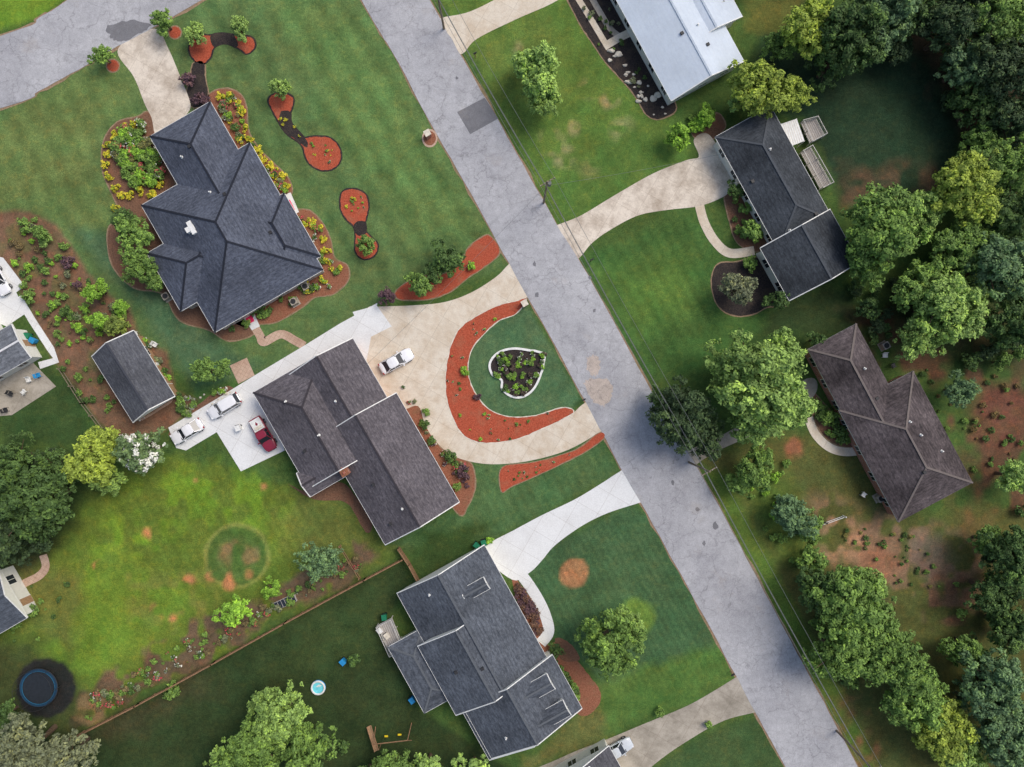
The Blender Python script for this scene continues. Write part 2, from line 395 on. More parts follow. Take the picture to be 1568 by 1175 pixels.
me.polygons.add(len(quads)); me.polygons.foreach_set('loop_start',np.arange(0,quads.size,4,dtype=np.int32)); me.polygons.foreach_set('loop_total',np.full(len(quads),4,dtype=np.int32))
me.update(calc_edges=True)
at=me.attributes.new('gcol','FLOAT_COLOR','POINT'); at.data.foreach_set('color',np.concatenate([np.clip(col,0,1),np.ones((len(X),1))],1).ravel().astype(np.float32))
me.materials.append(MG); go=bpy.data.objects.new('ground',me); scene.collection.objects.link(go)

# ------------------------------------------------------------ roads, drives
RL=[(340,-390),(553,0),(600,78),(655,180),(700,260),(750,350),(800,440),(850,530),(897,616),(950,715),(1000,803),(1050,893),(1100,985),(1150,1078),(1202,1175),(1420,1580)]
RR=[(450,-390),(658,0),(700,75),(760,180),(800,250),(850,340),(900,422),(950,512),(993,592),(1040,670),(1078,735),(1122,815),(1170,905),(1220,1000),(1262,1077),(1314,1175),(1530,1580)]
road=catmull(RL,5,False)+catmull(RR,5,False)[::-1]
slab('road_verge',road,MDIRT,0.012,False,2.6,1.8)
slab('road',road,MASPH,0.045,False,0,0.8)
R2=[(-450,310),(0,167),(60,140),(130,101),(180,72),(235,43),(310,0),(620,-190),(520,-260),(300,-140),(105,0),(60,27),(0,56),(-450,190)]
slab('side_road_verge',R2,MDIRT,0.012,True,3.0,1.6)
slab('side_road',R2,MASPH,0.045,True,0,0.8)
slab('road_patch',[(700,172),(742,150),(763,182),(720,206)],MPATCH,0.050,False)
slab('road_patch',[(165,40),(200,32),(230,38),(225,46),(200,60),(180,64),(168,54)],MPATCH,0.050,True,0,2)
for pts in ([(898,550),(912,545),(920,560),(914,575),(902,570)],[(895,585),(925,580),(938,600),(925,622),(905,610)]):
    slab('road_stain',pts,MSTAIN,0.049,True,0,2.5,8)
for x,y,rr in ((818,405,3),(822,452,3.5),(903,425,2.5),(1095,805,4.5),(1068,780,3),(1078,832,3),(910,476,2.5),(700,120,2.5),(1030,740,3)):
    slab('road_stain',[(x+rr*math.cos(t)*random.uniform(.6,1.2),y+rr*math.sin(t)*random.uniform(.8,1.6)) for t in np.linspace(0,6.28,9)[:-1]],MPATCH,0.0495,True,0,0.5)
D='driveway'
slab(D,[(180,80),(205,55),(240,45),(258,75),(275,115),(292,160),(285,180),(300,200),(245,215),(232,180),(222,160),(205,118)],MC_OLD,0.034,True)
slab(D,[(660,40),(676,28),(720,18),(775,-10),(820,-40),(900,-40),(855,0),(790,30),(730,60),(709,82),(690,80)],MC_TAN,0.034)
slab(D,[(840,352),(853,345),(890,330),(940,300),(1000,266),(1050,246),(1070,240),(1062,215),(1080,204),(1098,222),(1130,275),(1118,292),(1105,303),(1070,316),(1020,322),(975,331),(930,355),(905,374),(886,396),(868,400)],MC_OLD,0.034)
slab('footpath',strip([(1070,310),(1078,340),(1095,370),(1118,388),(1155,384)],14),MC_TAN,0.030,False)
outer=[(795,395),(778,406),(760,424),(722,448),(680,463),(630,468),(577,470),(560,474)]
slab(D,outer+[(520,520),(560,620),(612,628),(640,622),(650,648),(664,672),(690,696),(725,708),(765,711),(815,705),(870,689),(918,662),(940,645),(925,605),(893,619),(872,637),(830,656),(790,671),(745,677),(715,668),(696,640),(686,605),(686,565),(693,530),(706,505),(732,486),(770,469),(806,456),(830,450)],MC_TAN,0.034,True,n=5)
slab(D,[(578,464),(520,496),(470,527),(400,569),(330,612),(258,655),(270,686),(285,690),(332,662),(369,722),(436,690),(420,640),(560,560)],MC_NEW,0.040,False)
slab('driveway_patch',[(540,478),(577,468),(600,500),(560,520)],MC_NEW,0.042,False)
slab(D,[(978,708),(948,723),(920,741),(880,765),(830,789),(785,813),(750,832),(740,850),(785,888),(812,876),(830,858),(850,835),(890,806),(930,786),(979,770),(1012,758)],MC_NEW,0.034)
slab('footpath',strip([(790,870),(808,893),(825,920),(836,945),(840,968),(828,985)],17),MC_NEW,0.031,False)
slab(D,[(1160,1018),(1129,1036),(1090,1060),(1050,1082),(990,1107),(930,1132),(860,1160),(760,1215),(900,1260),(1000,1172),(1060,1130),(1110,1103),(1160,1090),(1195,1080)],MC_GREY,0.034)
slab('footpath',strip([(1238,640),(1248,664),(1268,684),(1292,692),(1325,690)],13),MC_TAN,0.034,False)
slab(D,[(1050,722),(1075,705),(1100,690),(1140,672),(1210,640),(1250,600),(1235,580),(1150,640),(1095,672),(1040,698)],MC_GREY,0.034)
slab('footpath',strip([(384,490),(398,514),(404,524),(430,512),(452,522),(466,530)],13),MC_PAV,0.034,False)
slab('footpath',strip([(880,-10),(905,30),(930,72)],9),MC_TAN,0.034,False)
slab('footpath',strip([(885,-40),(918,18),(936,46),(955,60)],9),MC_GREY,0.036,False)
slab('footpath',strip([(925,72),(945,60),(965,50)],12),MC_TAN,0.038,False)
slab('footpath',strip([(8,915),(35,895),(60,882),(70,868),(66,850)],12),MC_PAV,0.034,False)
slab('driveway',[(-60,380),(5,395),(38,438),(25,448),(40,480),(10,500),(-60,470)],MC_NEW,0.034,False)
slab('footpath',strip([(28,455),(50,492),(78,535),(86,552),(60,560)],11,smooth=False),MC_NEW,0.036,False)
slab('patio',[(-40,590),(45,550),(86,592),(18,636),(-40,640)],MC_GREY,0.034,False)
slab('footpath',strip([(200,520),(225,555),(262,603),(240,625),(215,640)],10),MC_PAV,0.034,False)
slab('patio',[(352,560),(378,548),(390,575),(365,588)],MC_PAV,0.034,False)

# ------------------------------------------------------------ beds
def bed(pts,mat,z=0.024,edge=2.0,jit=0.6,smooth=True,em=None):
    if edge: slab('bed_edging',pts,em or MDIRT,z-0.006,smooth,edge,0.3)
    slab('mulch_bed',pts,mat,z,smooth,0,jit)
CRES=[(786,463),(806,458),(790,480),(765,490),(742,510),(722,535),(716,568),(726,600),(748,627),(780,639),(820,637),(855,626),(872,626),(875,634),(830,656),(790,672),(745,678),(712,668),(694,640),(684,605),(684,565),(691,530),(705,503),(732,484),(765,468)]
bed(CRES,MRED,0.052,1.5,0.6,em=MSTONE)
bed([(770,716),(820,708),(880,690),(917,664),(924,671),(890,695),(830,724),(785,744),(768,752)],MRED,0.05,1.5)
bed([(750,362),(765,386),(742,408),(716,425),(690,446),(655,458),(612,458),(608,445),(640,425),(680,420),(705,405),(716,382),(735,366)],MRED)
bed([(412,152),(428,142),(448,150),(446,168),(440,185),(452,205),(465,212),(480,210),(505,212),(520,228),(520,248),(505,260),(485,258),(470,245),(462,222),(440,205),(428,188),(418,170)],MRED,em=MBLK,edge=2.5)
bed([(430,172),(445,172),(449,190),(468,212),(470,226),(452,214),(430,194)],MBLK,0.03,0)
bed([(524,296),(540,290),(558,297),(564,315),(560,335),(556,350),(566,362),(578,375),(572,392),(556,396),(545,385),(545,365),(543,348),(530,335),(522,318)],MRED,em=MBLK,edge=2.5)
bed([(543,342),(560,340),(560,358),(546,360)],MBLK,0.03,0)
bed([(300,52),(318,55),(340,52),(360,55),(385,58),(390,72),(378,82),(366,74),(345,66),(328,72),(322,88),(310,98),(298,92),(290,75)],MRED,em=MBLK,edge=2.5)
bed([(322,56),(340,50),(358,55),(364,72),(345,67),(328,72)],MBLK,0.03,0)
bed([(296,98),(312,96),(314,120),(318,150),(300,165),(285,150),(292,120)],MBLK)
for x,y in ((173,101),(268,50)): bed([(x+9*math.cos(t),y+9*math.sin(t)) for t in np.linspace(0,6.28,9)[:-1]],MRED)
bed([(320,148),(345,136),(368,145),(377,166),(380,200),(396,228),(418,250),(440,272),(446,296),(420,302),(400,300),(330,190)],MRBR)
bed([(440,330),(470,322),(490,338),(505,365),(512,395),(532,408),(532,430),(510,450),(482,455),(460,472),(425,492),(400,496),(370,500),(340,470),(460,380)],MRBR)
bed([(232,176),(210,180),(180,188),(160,215),(157,258),(172,297),(186,332),(166,352),(172,405),(205,440),(250,450),(275,490),(320,505),(352,522),(392,508),(380,480),(300,400),(260,250)],MBRN)
bed([(596,600),(612,580),(628,590),(642,622),(655,655),(672,684),(700,700),(722,712),(727,745),(716,774),(700,785),(650,700)],MRBR)
bed([(783,880),(800,900),(822,930),(836,965),(838,985),(860,985),(882,1010),(905,1038),(919,1060),(915,1082),(890,1096),(860,1060),(800,940)],MRBR,0.026,0)
bed([(868,-20),(885,30),(905,62),(930,98),(955,125),(975,150),(990,175),(1010,182),(1035,165),(1010,120),(960,20),(940,-20)],MBLK)
bed([(1128,402),(1100,405),(1090,430),(1098,465),(1120,482),(1150,482),(1175,470),(1205,465),(1190,420),(1160,395)],MBLK,0.026)
bed([(1110,300),(1125,285),(1145,305),(1180,360),(1160,385),(1130,372),(1118,340)],MBRN,0.026)
bed([(1240,600),(1262,620),(1290,650),(1318,685),(1300,686),(1272,676),(1250,650)],MBRN,0.026)
bed([(1060,205),(1080,180),(1100,175),(1110,195),(1085,215)],MBRN,0.026)
bed([(850,978),(872,985),(888,1010),(860,1010)],MBRN,0.027,0)
bed([(265,655),(310,615),(345,592),(360,600),(345,625),(300,650),(262,668)] ,MBRN,0.024,0)
bed([(440,740),(470,752),(520,738),(545,760),(570,800),(560,815),(530,770),(480,765)],MBRN,0.02,0)
HEART=[(835,542),(812,537),(785,534),(762,541),(750,557),(754,574),(768,582),(769,596),(783,607),(800,608),(816,597),(827,576)]
hb=empty('heart_flower_bed')
slab('soil',HEART,MBLK,0.04,False,parent=hb)
ribbon('white_edging',[HEART[0]]+catmull(HEART,4,True)[3:-2]+[HEART[0]],3.4,0,0.2,MWHITE,False,False,parent=hb)

# ------------------------------------------------------------ foliage templates
def tree_mesh(name,R,zc,n,size,seed,nl,flat=0.8,trunk=True,flower=None,frac=0.0,zmin=-0.5,ns=260,sr=(.06,.13)):
    rg=np.random.default_rng(seed)
    d=rg.normal(size=(nl*4,3)); d/=np.linalg.norm(d,axis=1)[:,None]; d=d[d[:,2]>-0.3][:nl]; nl=len(d)
    az=np.arctan2(d[:,1],d[:,0]); p0=rg.uniform(0,6.28,3)
    wob=1+0.14*np.sin(2*az+p0[0])+0.10*np.sin(3*az+p0[1])+0.07*np.sin(5*az+p0[2])
    lob=d*(R*rg.uniform(0.40,0.76,nl)*wob)[:,None]*np.array([1,1,flat]); lr=R*rg.uniform(0.16,0.36,nl)
    lob=np.vstack([lob,[[0,0,0]]]); lr=np.append(lr,R*0.5); ltint=rg.uniform(0.82,1.18,nl+1)
    pr=lr**2/np.sum(lr**2); sl_=rg.choice(nl+1,ns,p=pr)
    sd=rg.normal(size=(ns,3)); sd[:,2]=sd[:,2]*.9+.25; sd/=np.linalg.norm(sd,axis=1)[:,None]
    sc=lob[sl_]+sd*(lr[sl_]*rg.uniform(.72,1.15,ns))[:,None]; srad=R*rg.uniform(sr[0],sr[1],ns)
    stint=ltint[sl_]*rg.uniform(.78,1.22,ns)
    pr=srad**2/np.sum(srad**2); li=rg.choice(ns,n,p=pr)
    dn=rg.normal(size=(n,3)); dn[:,2]+=.25; dn/=np.linalg.norm(dn,axis=1)[:,None]
    c=sc[li]+dn*(srad[li]*rg.uniform(.45,1.25,n))[:,None]*np.array([1,1,.75])
    keep=(c[:,2]>zmin*R); c=c[keep];dn=dn[keep];li=li[keep]; m=len(c)
    nr=dn*0.50+sd[li]*.28+np.array([0,0,0.36])+rg.normal(0,0.38,(m,3)); nr/=np.linalg.norm(nr,axis=1)[:,None]
    t=np.cross(nr,rg.normal(size=(m,3))); t/=np.linalg.norm(t,axis=1)[:,None]; b=np.cross(nr,t)
    sz=size*rg.uniform(0.55,1.35,m)[:,None]; t=t*sz; b=b*sz*0.5
    c=c+np.array([0,0,zc])
    v=np.stack([c-t,c-b+t*0.1,c+t,c+b+t*0.1],1).reshape(-1,3)
    tint=stint[li]*rg.uniform(0.65,1.35,m)
    mb=MB()
    if trunk:
        tr=R*0.055+0.05
        mb.cyl((0,0,-0.1),(0.05*R,0.03*R,zc*0.55),tr*1.3,tr*0.9,8,1); mb.cyl((0.05*R,0.03*R,zc*0.55),(0,0,zc+0.3*R),tr*0.9,tr*0.3,8,1)
        for k in range(min(nl,12)):
            q=lob[k]+np.array([0,0,zc]); mid=Vector((0.04*R,0.03*R,zc*(0.5+0.04*k)))
            mb.cyl(mid,Vector(q)*1.0,tr*0.45,tr*0.12,5,1,False)
    nt=len(mb.v); nf=len(mb.f)
    verts=mb.v+[tuple(x) for x in v.tolist()]; faces=mb.f+[(nt+4*i,nt+4*i+1,nt+4*i+2,nt+4*i+3) for i in range(m)]
    me=bpy.data.meshes.new(name); me.from_pydata(verts,[],faces)
    me.materials.append(MLEAF); me.materials.append(MBARK)
    mi=np.array(mb.m+[0]*m,dtype=np.int32)
    if flower is not None:
        me.materials.append(flower); fs_=rg.random(ns)<frac; fl=fs_[li]&(rg.random(m)<.85); mi[nf:][fl]=2
        tint[fl]=rg.uniform(0.8,1.1,fl.sum())
    me.polygons.foreach_set('material_index',mi)
    a=me.attributes.new('tint','FLOAT','FACE'); a.data.foreach_set('value',np.concatenate([np.ones(nf),tint]).astype(np.float32))
    me.update(); return me
TL=[tree_mesh('canopy_L%d'%i,6.5,7.2,14000,0.27,10+i,52,ns=380,sr=(.05,.115)) for i in range(6)]
TM=[tree_mesh('canopy_M%d'%i,4.0,4.6,6600,0.22,30+i,34,ns=220,sr=(.06,.135)) for i in range(5)]
TS=[tree_mesh('canopy_S%d'%i,2.2,2.6,2500,0.19,50+i,18,ns=90,sr=(.09,.2)) for i in range(4)]
TB=[tree_mesh('shrub_B%d'%i,1.0,0.62,520,0.14,70+i,9,flat=0.75,trunk=False,zmin=-0.6,ns=34,sr=(.14,.28)) for i in range(4)]
TBY=[tree_mesh('shrub_Y%d'%i,1.0,0.5,480,0.14,80+i,7,flat=0.6,trunk=False,flower=MFY,frac=0.72,zmin=-0.5,ns=34,sr=(.14,.28)) for i in range(2)]
TBF=[tree_mesh('shrub_F',1.0,0.5,420,0.15,90,7,flat=0.6,trunk=False,flower=MFR,frac=0.3,zmin=-0.5,ns=30,sr=(.14,.28))]
TBW=[tree_mesh('shrub_W',1.0,0.5,420,0.14,91,7,flat=0.6,trunk=False,flower=MFW,frac=0.22,zmin=-0.5,ns=30,sr=(.14,.28))]
TMW=[tree_mesh('canopy_W',4.0,4.4,6500,0.22,95,30,flower=MFW,frac=0.26,ns=240,sr=(.05,.12))]
LT=(126,154,84); MD=(98,126,64); DK=(70,94,52); YE=(132,150,66); BG=(90,116,82); PU=(84,64,74); VD=(58,76,50); GY=(106,113,90); BR=(118,156,60)
INF={}
for kk,vv in ((TL,(6.5,7.2)),(TM,(4.,4.6)),(TS,(2.2,2.6)),(TB,(1.,.62)),(TBY,(1.,.5)),(TBF,(1.,.5)),(TBW,(1.,.5)),(TMW,(4.,4.4))): INF[id(kk)]=vv
def tree(px,py,r,c=MD,name='tree',kind=None,sq=1.0,k=1.0,parent=None,z=1.0):
    R=r*S*1.03
    if kind is None: kind=TL if R>4.6 else TM if R>2.6 else TS if R>1.35 else TB
    bR,zc=INF[id(kind)]
    s=R/bR; h=zc*s*z; s*=(H-h)/H
    w=W(px,py,h)
    o=bpy.data.objects.new(name,random.choice(kind)); scene.collection.objects.link(o)
    o.location=(w.x,w.y,0); o.rotation_euler=(0,0,random.uniform(0,6.28)); o.scale=(s*random.uniform(.92,1.08),s*random.uniform(.92,1.08)*sq,s*z)
    v=random.uniform(0.9,1.1)*k*1.33
    o.color=(lin(c[0])*v,lin(c[1])*v,lin(c[2])*v*0.92,1)
    if parent: o.parent=parent
    return o
for a in [(825,112,46,LT),(832,150,34,LT),(805,95,22,LT),
 (1232,42,48,YE),(1305,55,62,DK),(1165,135,48,YE),(1205,150,34,YE),(1135,150,26,LT),(1350,25,60,BG),(1275,95,40,DK),(1195,75,30,MD),
 (1400,5,50,DK),(1460,40,58,VD),(1530,30,60,MD),(1535,110,60,VD),(1480,100,44,BG),(1548,180,48,VD),(1500,165,40,DK),
 (1355,355,64,MD),(1325,400,40,MD),(1480,290,58,YE),(1545,255,52,MD),(1410,330,40,LT),(1445,470,60,LT),(1400,440,44,MD),(1525,410,62,BG),(1550,330,50,DK),(1470,380,50,MD),(1550,490,52,DK),(1410,520,38,LT),(1480,450,36,LT),
 (1470,598,30,BG),
 (1165,585,76,LT),(1205,620,48,LT),(1120,560,45,LT),(1190,540,40,LT),(1150,650,40,LT),(1045,635,54,VD),(1080,670,34,VD),(1020,610,28,DK),
 (1155,715,36,MD),(1135,735,26,MD),(1215,790,36,BG),(1200,775,24,BG),(1240,805,24,MD),(1245,860,24,MD),
 (1300,925,62,MD),(1250,900,40,DK),(1340,960,48,MD),(1360,1010,56,MD),(1285,1000,50,MD),(1320,890,34,LT),(1400,1070,50,MD),(1440,1120,50,YE),(1470,1150,40,LT),(1390,1040,30,LT),
 (1515,1040,62,BG),(1480,1000,34,MD),(1550,850,50,DK),(1520,905,40,DK),(1515,830,30,MD),(1545,960,40,DK),(1555,730,34,LT),(1545,1120,56,BG),
 (935,985,54,MD),(965,960,30,LT),(430,1095,50,LT),(470,1145,45,MD),(400,1075,28,LT),(385,1150,50,MD),(335,1190,40,LT),(600,1185,36,MD),(655,1175,28,LT),(725,1180,28,LT),(560,1190,26,DK),
 (50,765,68,DK),(15,820,50,VD),(95,720,40,DK),(20,700,36,DK),(30,780,40,MD),(140,705,44,YE),(165,680,30,YE),(165,735,26,LT),(35,1150,60,GY),(100,1160,45,GY),(0,1100,30,DK),
 (490,858,34,BG),(325,567,28,MD),(205,362,32,MD),(215,408,30,MD),(190,345,24,DK),(235,430,20,MD),(360,938,25,BR),
 (685,398,27,DK),(640,433,25,MD),(665,420,20,DK),(1128,443,31,GY),
 (1480,10,50,DK),(1380,80,24,VD),(1500,235,36,MD),(1300,30,30,MD)]:
    tree(*a)
tree(218,690,42,(96,118,80),'crepe_myrtle',TMW); 
for a in [(592,455,15,PU),(288,122,14,PU),(305,152,14,PU),(103,402,13,PU),(120,437,10,PU),(707,722,12,PU),(732,608,7,PU)]: tree(*a,name='purple_shrub')
for a in [(250,32,20,MD),(295,53,18,LT),(368,46,18,LT),(157,86,17,MD),(427,134,18,LT),(562,374,17,MD),(1040,208,21,BR),(1187,460,21,DK),(1125,293,15,DK),(1150,355,18,MD),(1142,320,12,MD),(1148,403,14,MD),(415,900,17,BR),(148,445,20,BR),(850,995,14,DK),(1068,190,14,BR),(1080,180,16,BR),(1060,196,11,BR),(265,1060,14,MD),(543,1010,14,DK),(150,490,18,BR),(178,500,20,(104,120,60)),(185,475,16,BR),(60,355,16,MD),(40,345,12,MD),(68,370,13,LT),(45,455,12,MD),(100,478,11,DK),(118,500,10,BR),(70,415,9,MD),(650,652,9,DK),(660,675,10,DK),(690,700,11,DK),(652,630,8,MD),(722,407,9,BR),(750,828,8,BR),(712,570,9,BR),(700,745,8,MD),(1330,470,20,DK),(1250,520,18,DK),(1285,630,14,MD),(1265,640,14,MD),(1290,665,14,DK),(50,935,13,MD),(20,955,12,MD),(90,1140,10,MD),(1085,1110,8,MD),(1010,1090,9,MD)]:
    tree(*a,name='shrub')
def inside(p,poly):
    c=False;L=len(poly)
    for i in range(L):
        x0,y0=poly[i];x1,y1=poly[(i+1)%L]
        if (y0>p[1])!=(y1>p[1]) and p[0]<(x1-x0)*(p[1]-y0)/(y1-y0)+x0: c=not c
    return c
def scatter(name,poly,n,rmin,rmax,cols,kinds=None):
    e=empty(name); xs_=[p[0] for p in poly]; ys_=[p[1] for p in poly]; k=0;t=0
    while k<n and t<n*40:
        t+=1; p=(random.uniform(min(xs_),max(xs_)),random.uniform(min(ys_),max(ys_)))
        if inside(p,poly):
            kd=random.choice(kinds) if kinds else TB
            tree(p[0],p[1],random.uniform(rmin,rmax),random.choice(cols),'plant',kd,parent=e); k+=1
GP='garden_planting'
scatter(GP,[(222,186),(190,196),(174,220),(174,262),(195,285),(240,280),(262,262),(240,220)],75,6,12,[MD,BR,MD,(104,106,70)],[TB,TB,TB,TB,TBF,TBW])
scatter(GP,[(325,160),(345,142),(364,150),(370,170),(375,200),(390,232),(432,275),(436,292),(412,292),(340,175)],52,4,8,[MD,DK,BR,GY],[TB,TB,TBF,TBY,TBW])
scatter(GP,[(452,335),(470,328),(485,342),(498,365),(505,395),(522,412),(505,440),(470,450),(440,470),(470,400)],30,4,8,[MD,DK,BR],[TB,TB,TBF,TBY,TBW])
scatter(GP,[(350,490),(440,440),(480,440),(440,480),(400,492),(340,515)],16,5,8,[MD,DK])
scatter(GP,[(608,590),(624,592),(640,625),(655,660),(676,690),(715,715),(718,745),(708,760),(640,640)],28,3,7,[MD,DK,GY,PU],[TB,TB,TBF,TBW])
scatter(GP,[(5,335),(45,330),(80,350),(105,385),(145,440),(195,475),(205,515),(150,520),(90,530),(50,480),(30,430)],110,2.5,8,[MD,DK,BR,GY,(104,92,68)])
scatter(GP,[(150,640),(120,600),(80,545),(135,545),(190,640)],16,3,8,[DK,MD])
scatter(GP,[(215,515),(240,530),(262,580),(285,610),(330,590),(345,600),(280,640),(265,600)],30,4,9,[MD,DK,BR,GY],[TB,TB,TBW])
scatter(GP,HEART,80,3,6,[MD,DK,(78,68,66),BR],[TB,TB,TB,TBW])
scatter(GP,CRES,30,1.5,3.5,[MD,DK,BR],[TB,TBF,TBW])
scatter(GP,[(775,722),(880,695),(910,675),(830,722),(785,740)],14,1.5,3,[MD,DK],[TB,TBW])
scatter(GP,[(470,218),(500,216),(515,235),(505,254),(485,252)],12,1.5,3.5,[MD,GY,BR],[TB,TBY,TBW])
scatter(GP,[(530,298),(555,300),(560,320),(545,335),(528,320)],12,1.5,3.5,[MD,BR],[TB,TBY,TBW])
scatter(GP,[(420,175),(440,175),(465,215),(440,200)],6,2,3.5,[YE],[TBY])
scatter(GP,[(140,1065),(280,985),(350,950),(440,905),(540,850),(560,870),(440,930),(215,1058),(130,1110)],150,2.0,7,[MD,DK,MD,GY,(106,96,72)],[TB,TB,TB,TB,TB,TBW,TBF])
scatter(GP,[(880,0),(935,0),(1000,130),(985,160),(940,105),(905,55)],20,2.5,6,[MD,DK,GY])
scatter(GP,[(786,888),(800,905),(822,935),(832,965),(820,970),(790,910)],42,5,8,[PU,(96,74,66)])
scatter(GP,[(838,1010),(855,1010),(885,1060),(882,1085),(862,1060)],28,5,9,[DK,MD])
scatter(GP,[(1245,610),(1262,625),(1310,680),(1275,672),(1250,640)],22,5,9,[MD,DK])
scatter(GP,[(1115,295),(1130,290),(1170,350),(1165,380),(1135,370),(1120,330)],16,5,8,[MD,DK])
scatter('undergrowth',[(1430,60),(1568,60),(1568,240),(1470,230)],30,10,20,[VD,DK,MD],[TB,TS])
scatter('undergrowth',[(1420,380),(1568,380),(1568,560),(1500,570),(1430,540)],24,10,20,[VD,DK,MD],[TB,TS])
scatter('undergrowth',[(1300,420),(1400,430),(1420,520),(1330,520)],14,6,14,[VD,DK],[TB,TS])
scatter('undergrowth',[(1480,780),(1568,780),(1568,1175),(1440,1175),(1460,1000)],30,8,18,[VD,DK,MD],[TB,TS])
scatter('undergrowth',[(1120,700),(1200,700),(1260,820),(1230,900),(1170,830)],30,3,10,[MD,BR,MD],[TB])
scatter('undergrowth',[(0,860),(0,700),(120,700),(110,780)],12,8,16,[VD,DK],[TB,TS])
scatter('undergrowth',[(330,1150),(520,1120),(560,1175),(330,1175)],10,8,14,[DK],[TB])
scatter('undergrowth',[(1200,1000),(1260,870),(1330,900),(1330,1090)],12,6,12,[MD,DK],[TB])
scatter('garden_weeds',[(1260,800),(1400,820),(1480,900),(1380,900)],40,1.5,5,[(120,116,70),MD,DK])
scatter('garden_weeds',[(1400,560),(1568,580),(1568,760),(1500,740),(1440,640)],44,1.5,7,[(106,92,62),MD,DK])
scatter('garden_weeds',[(20,900),(110,880),(60,1000),(20,1000)],16,2,6,[MD,DK])
scatter('hedge',[(1055,185),(1075,168),(1098,172),(1094,188),(1065,202)],26,6,8,[BR,MD])
YB=[(165,222),(163,238),(162,254),(166,271),(176,288),(178,207),(190,198),(184,301),(200,300),(215,292),(232,296),(246,284),(176,318),(338,150),(352,148),(364,156),(371,172),(376,196),(381,213),(395,232),(404,243),(413,252),(421,262),(431,270),(437,284),(386,226),(465,343),(478,338),(490,349),(496,365),(498,384),(456,345),(500,400),(520,412),(205,190)]
yb=empty('yellow_flower_shrubs')
for x,y in YB: tree(x,y,random.uniform(6.5,8.5),(130,145,44),'shrub',TBY,parent=yb)
for i in range(36):
    a=random.choice('LRTB')
    if a=='R': x,y=random.uniform(1640,1950),random.uniform(-200,1400)
    elif a=='T': x,y=random.uniform(1100,1900),random.uniform(-350,-90)
    elif a=='L': x,y=random.uniform(-400,-90),random.uniform(600,1400)
    else: x,y=random.uniform(-300,700),random.uniform(1280,1500)
    tree(x,y,random.uniform(50,80),random.choice([MD,DK,VD,LT]))

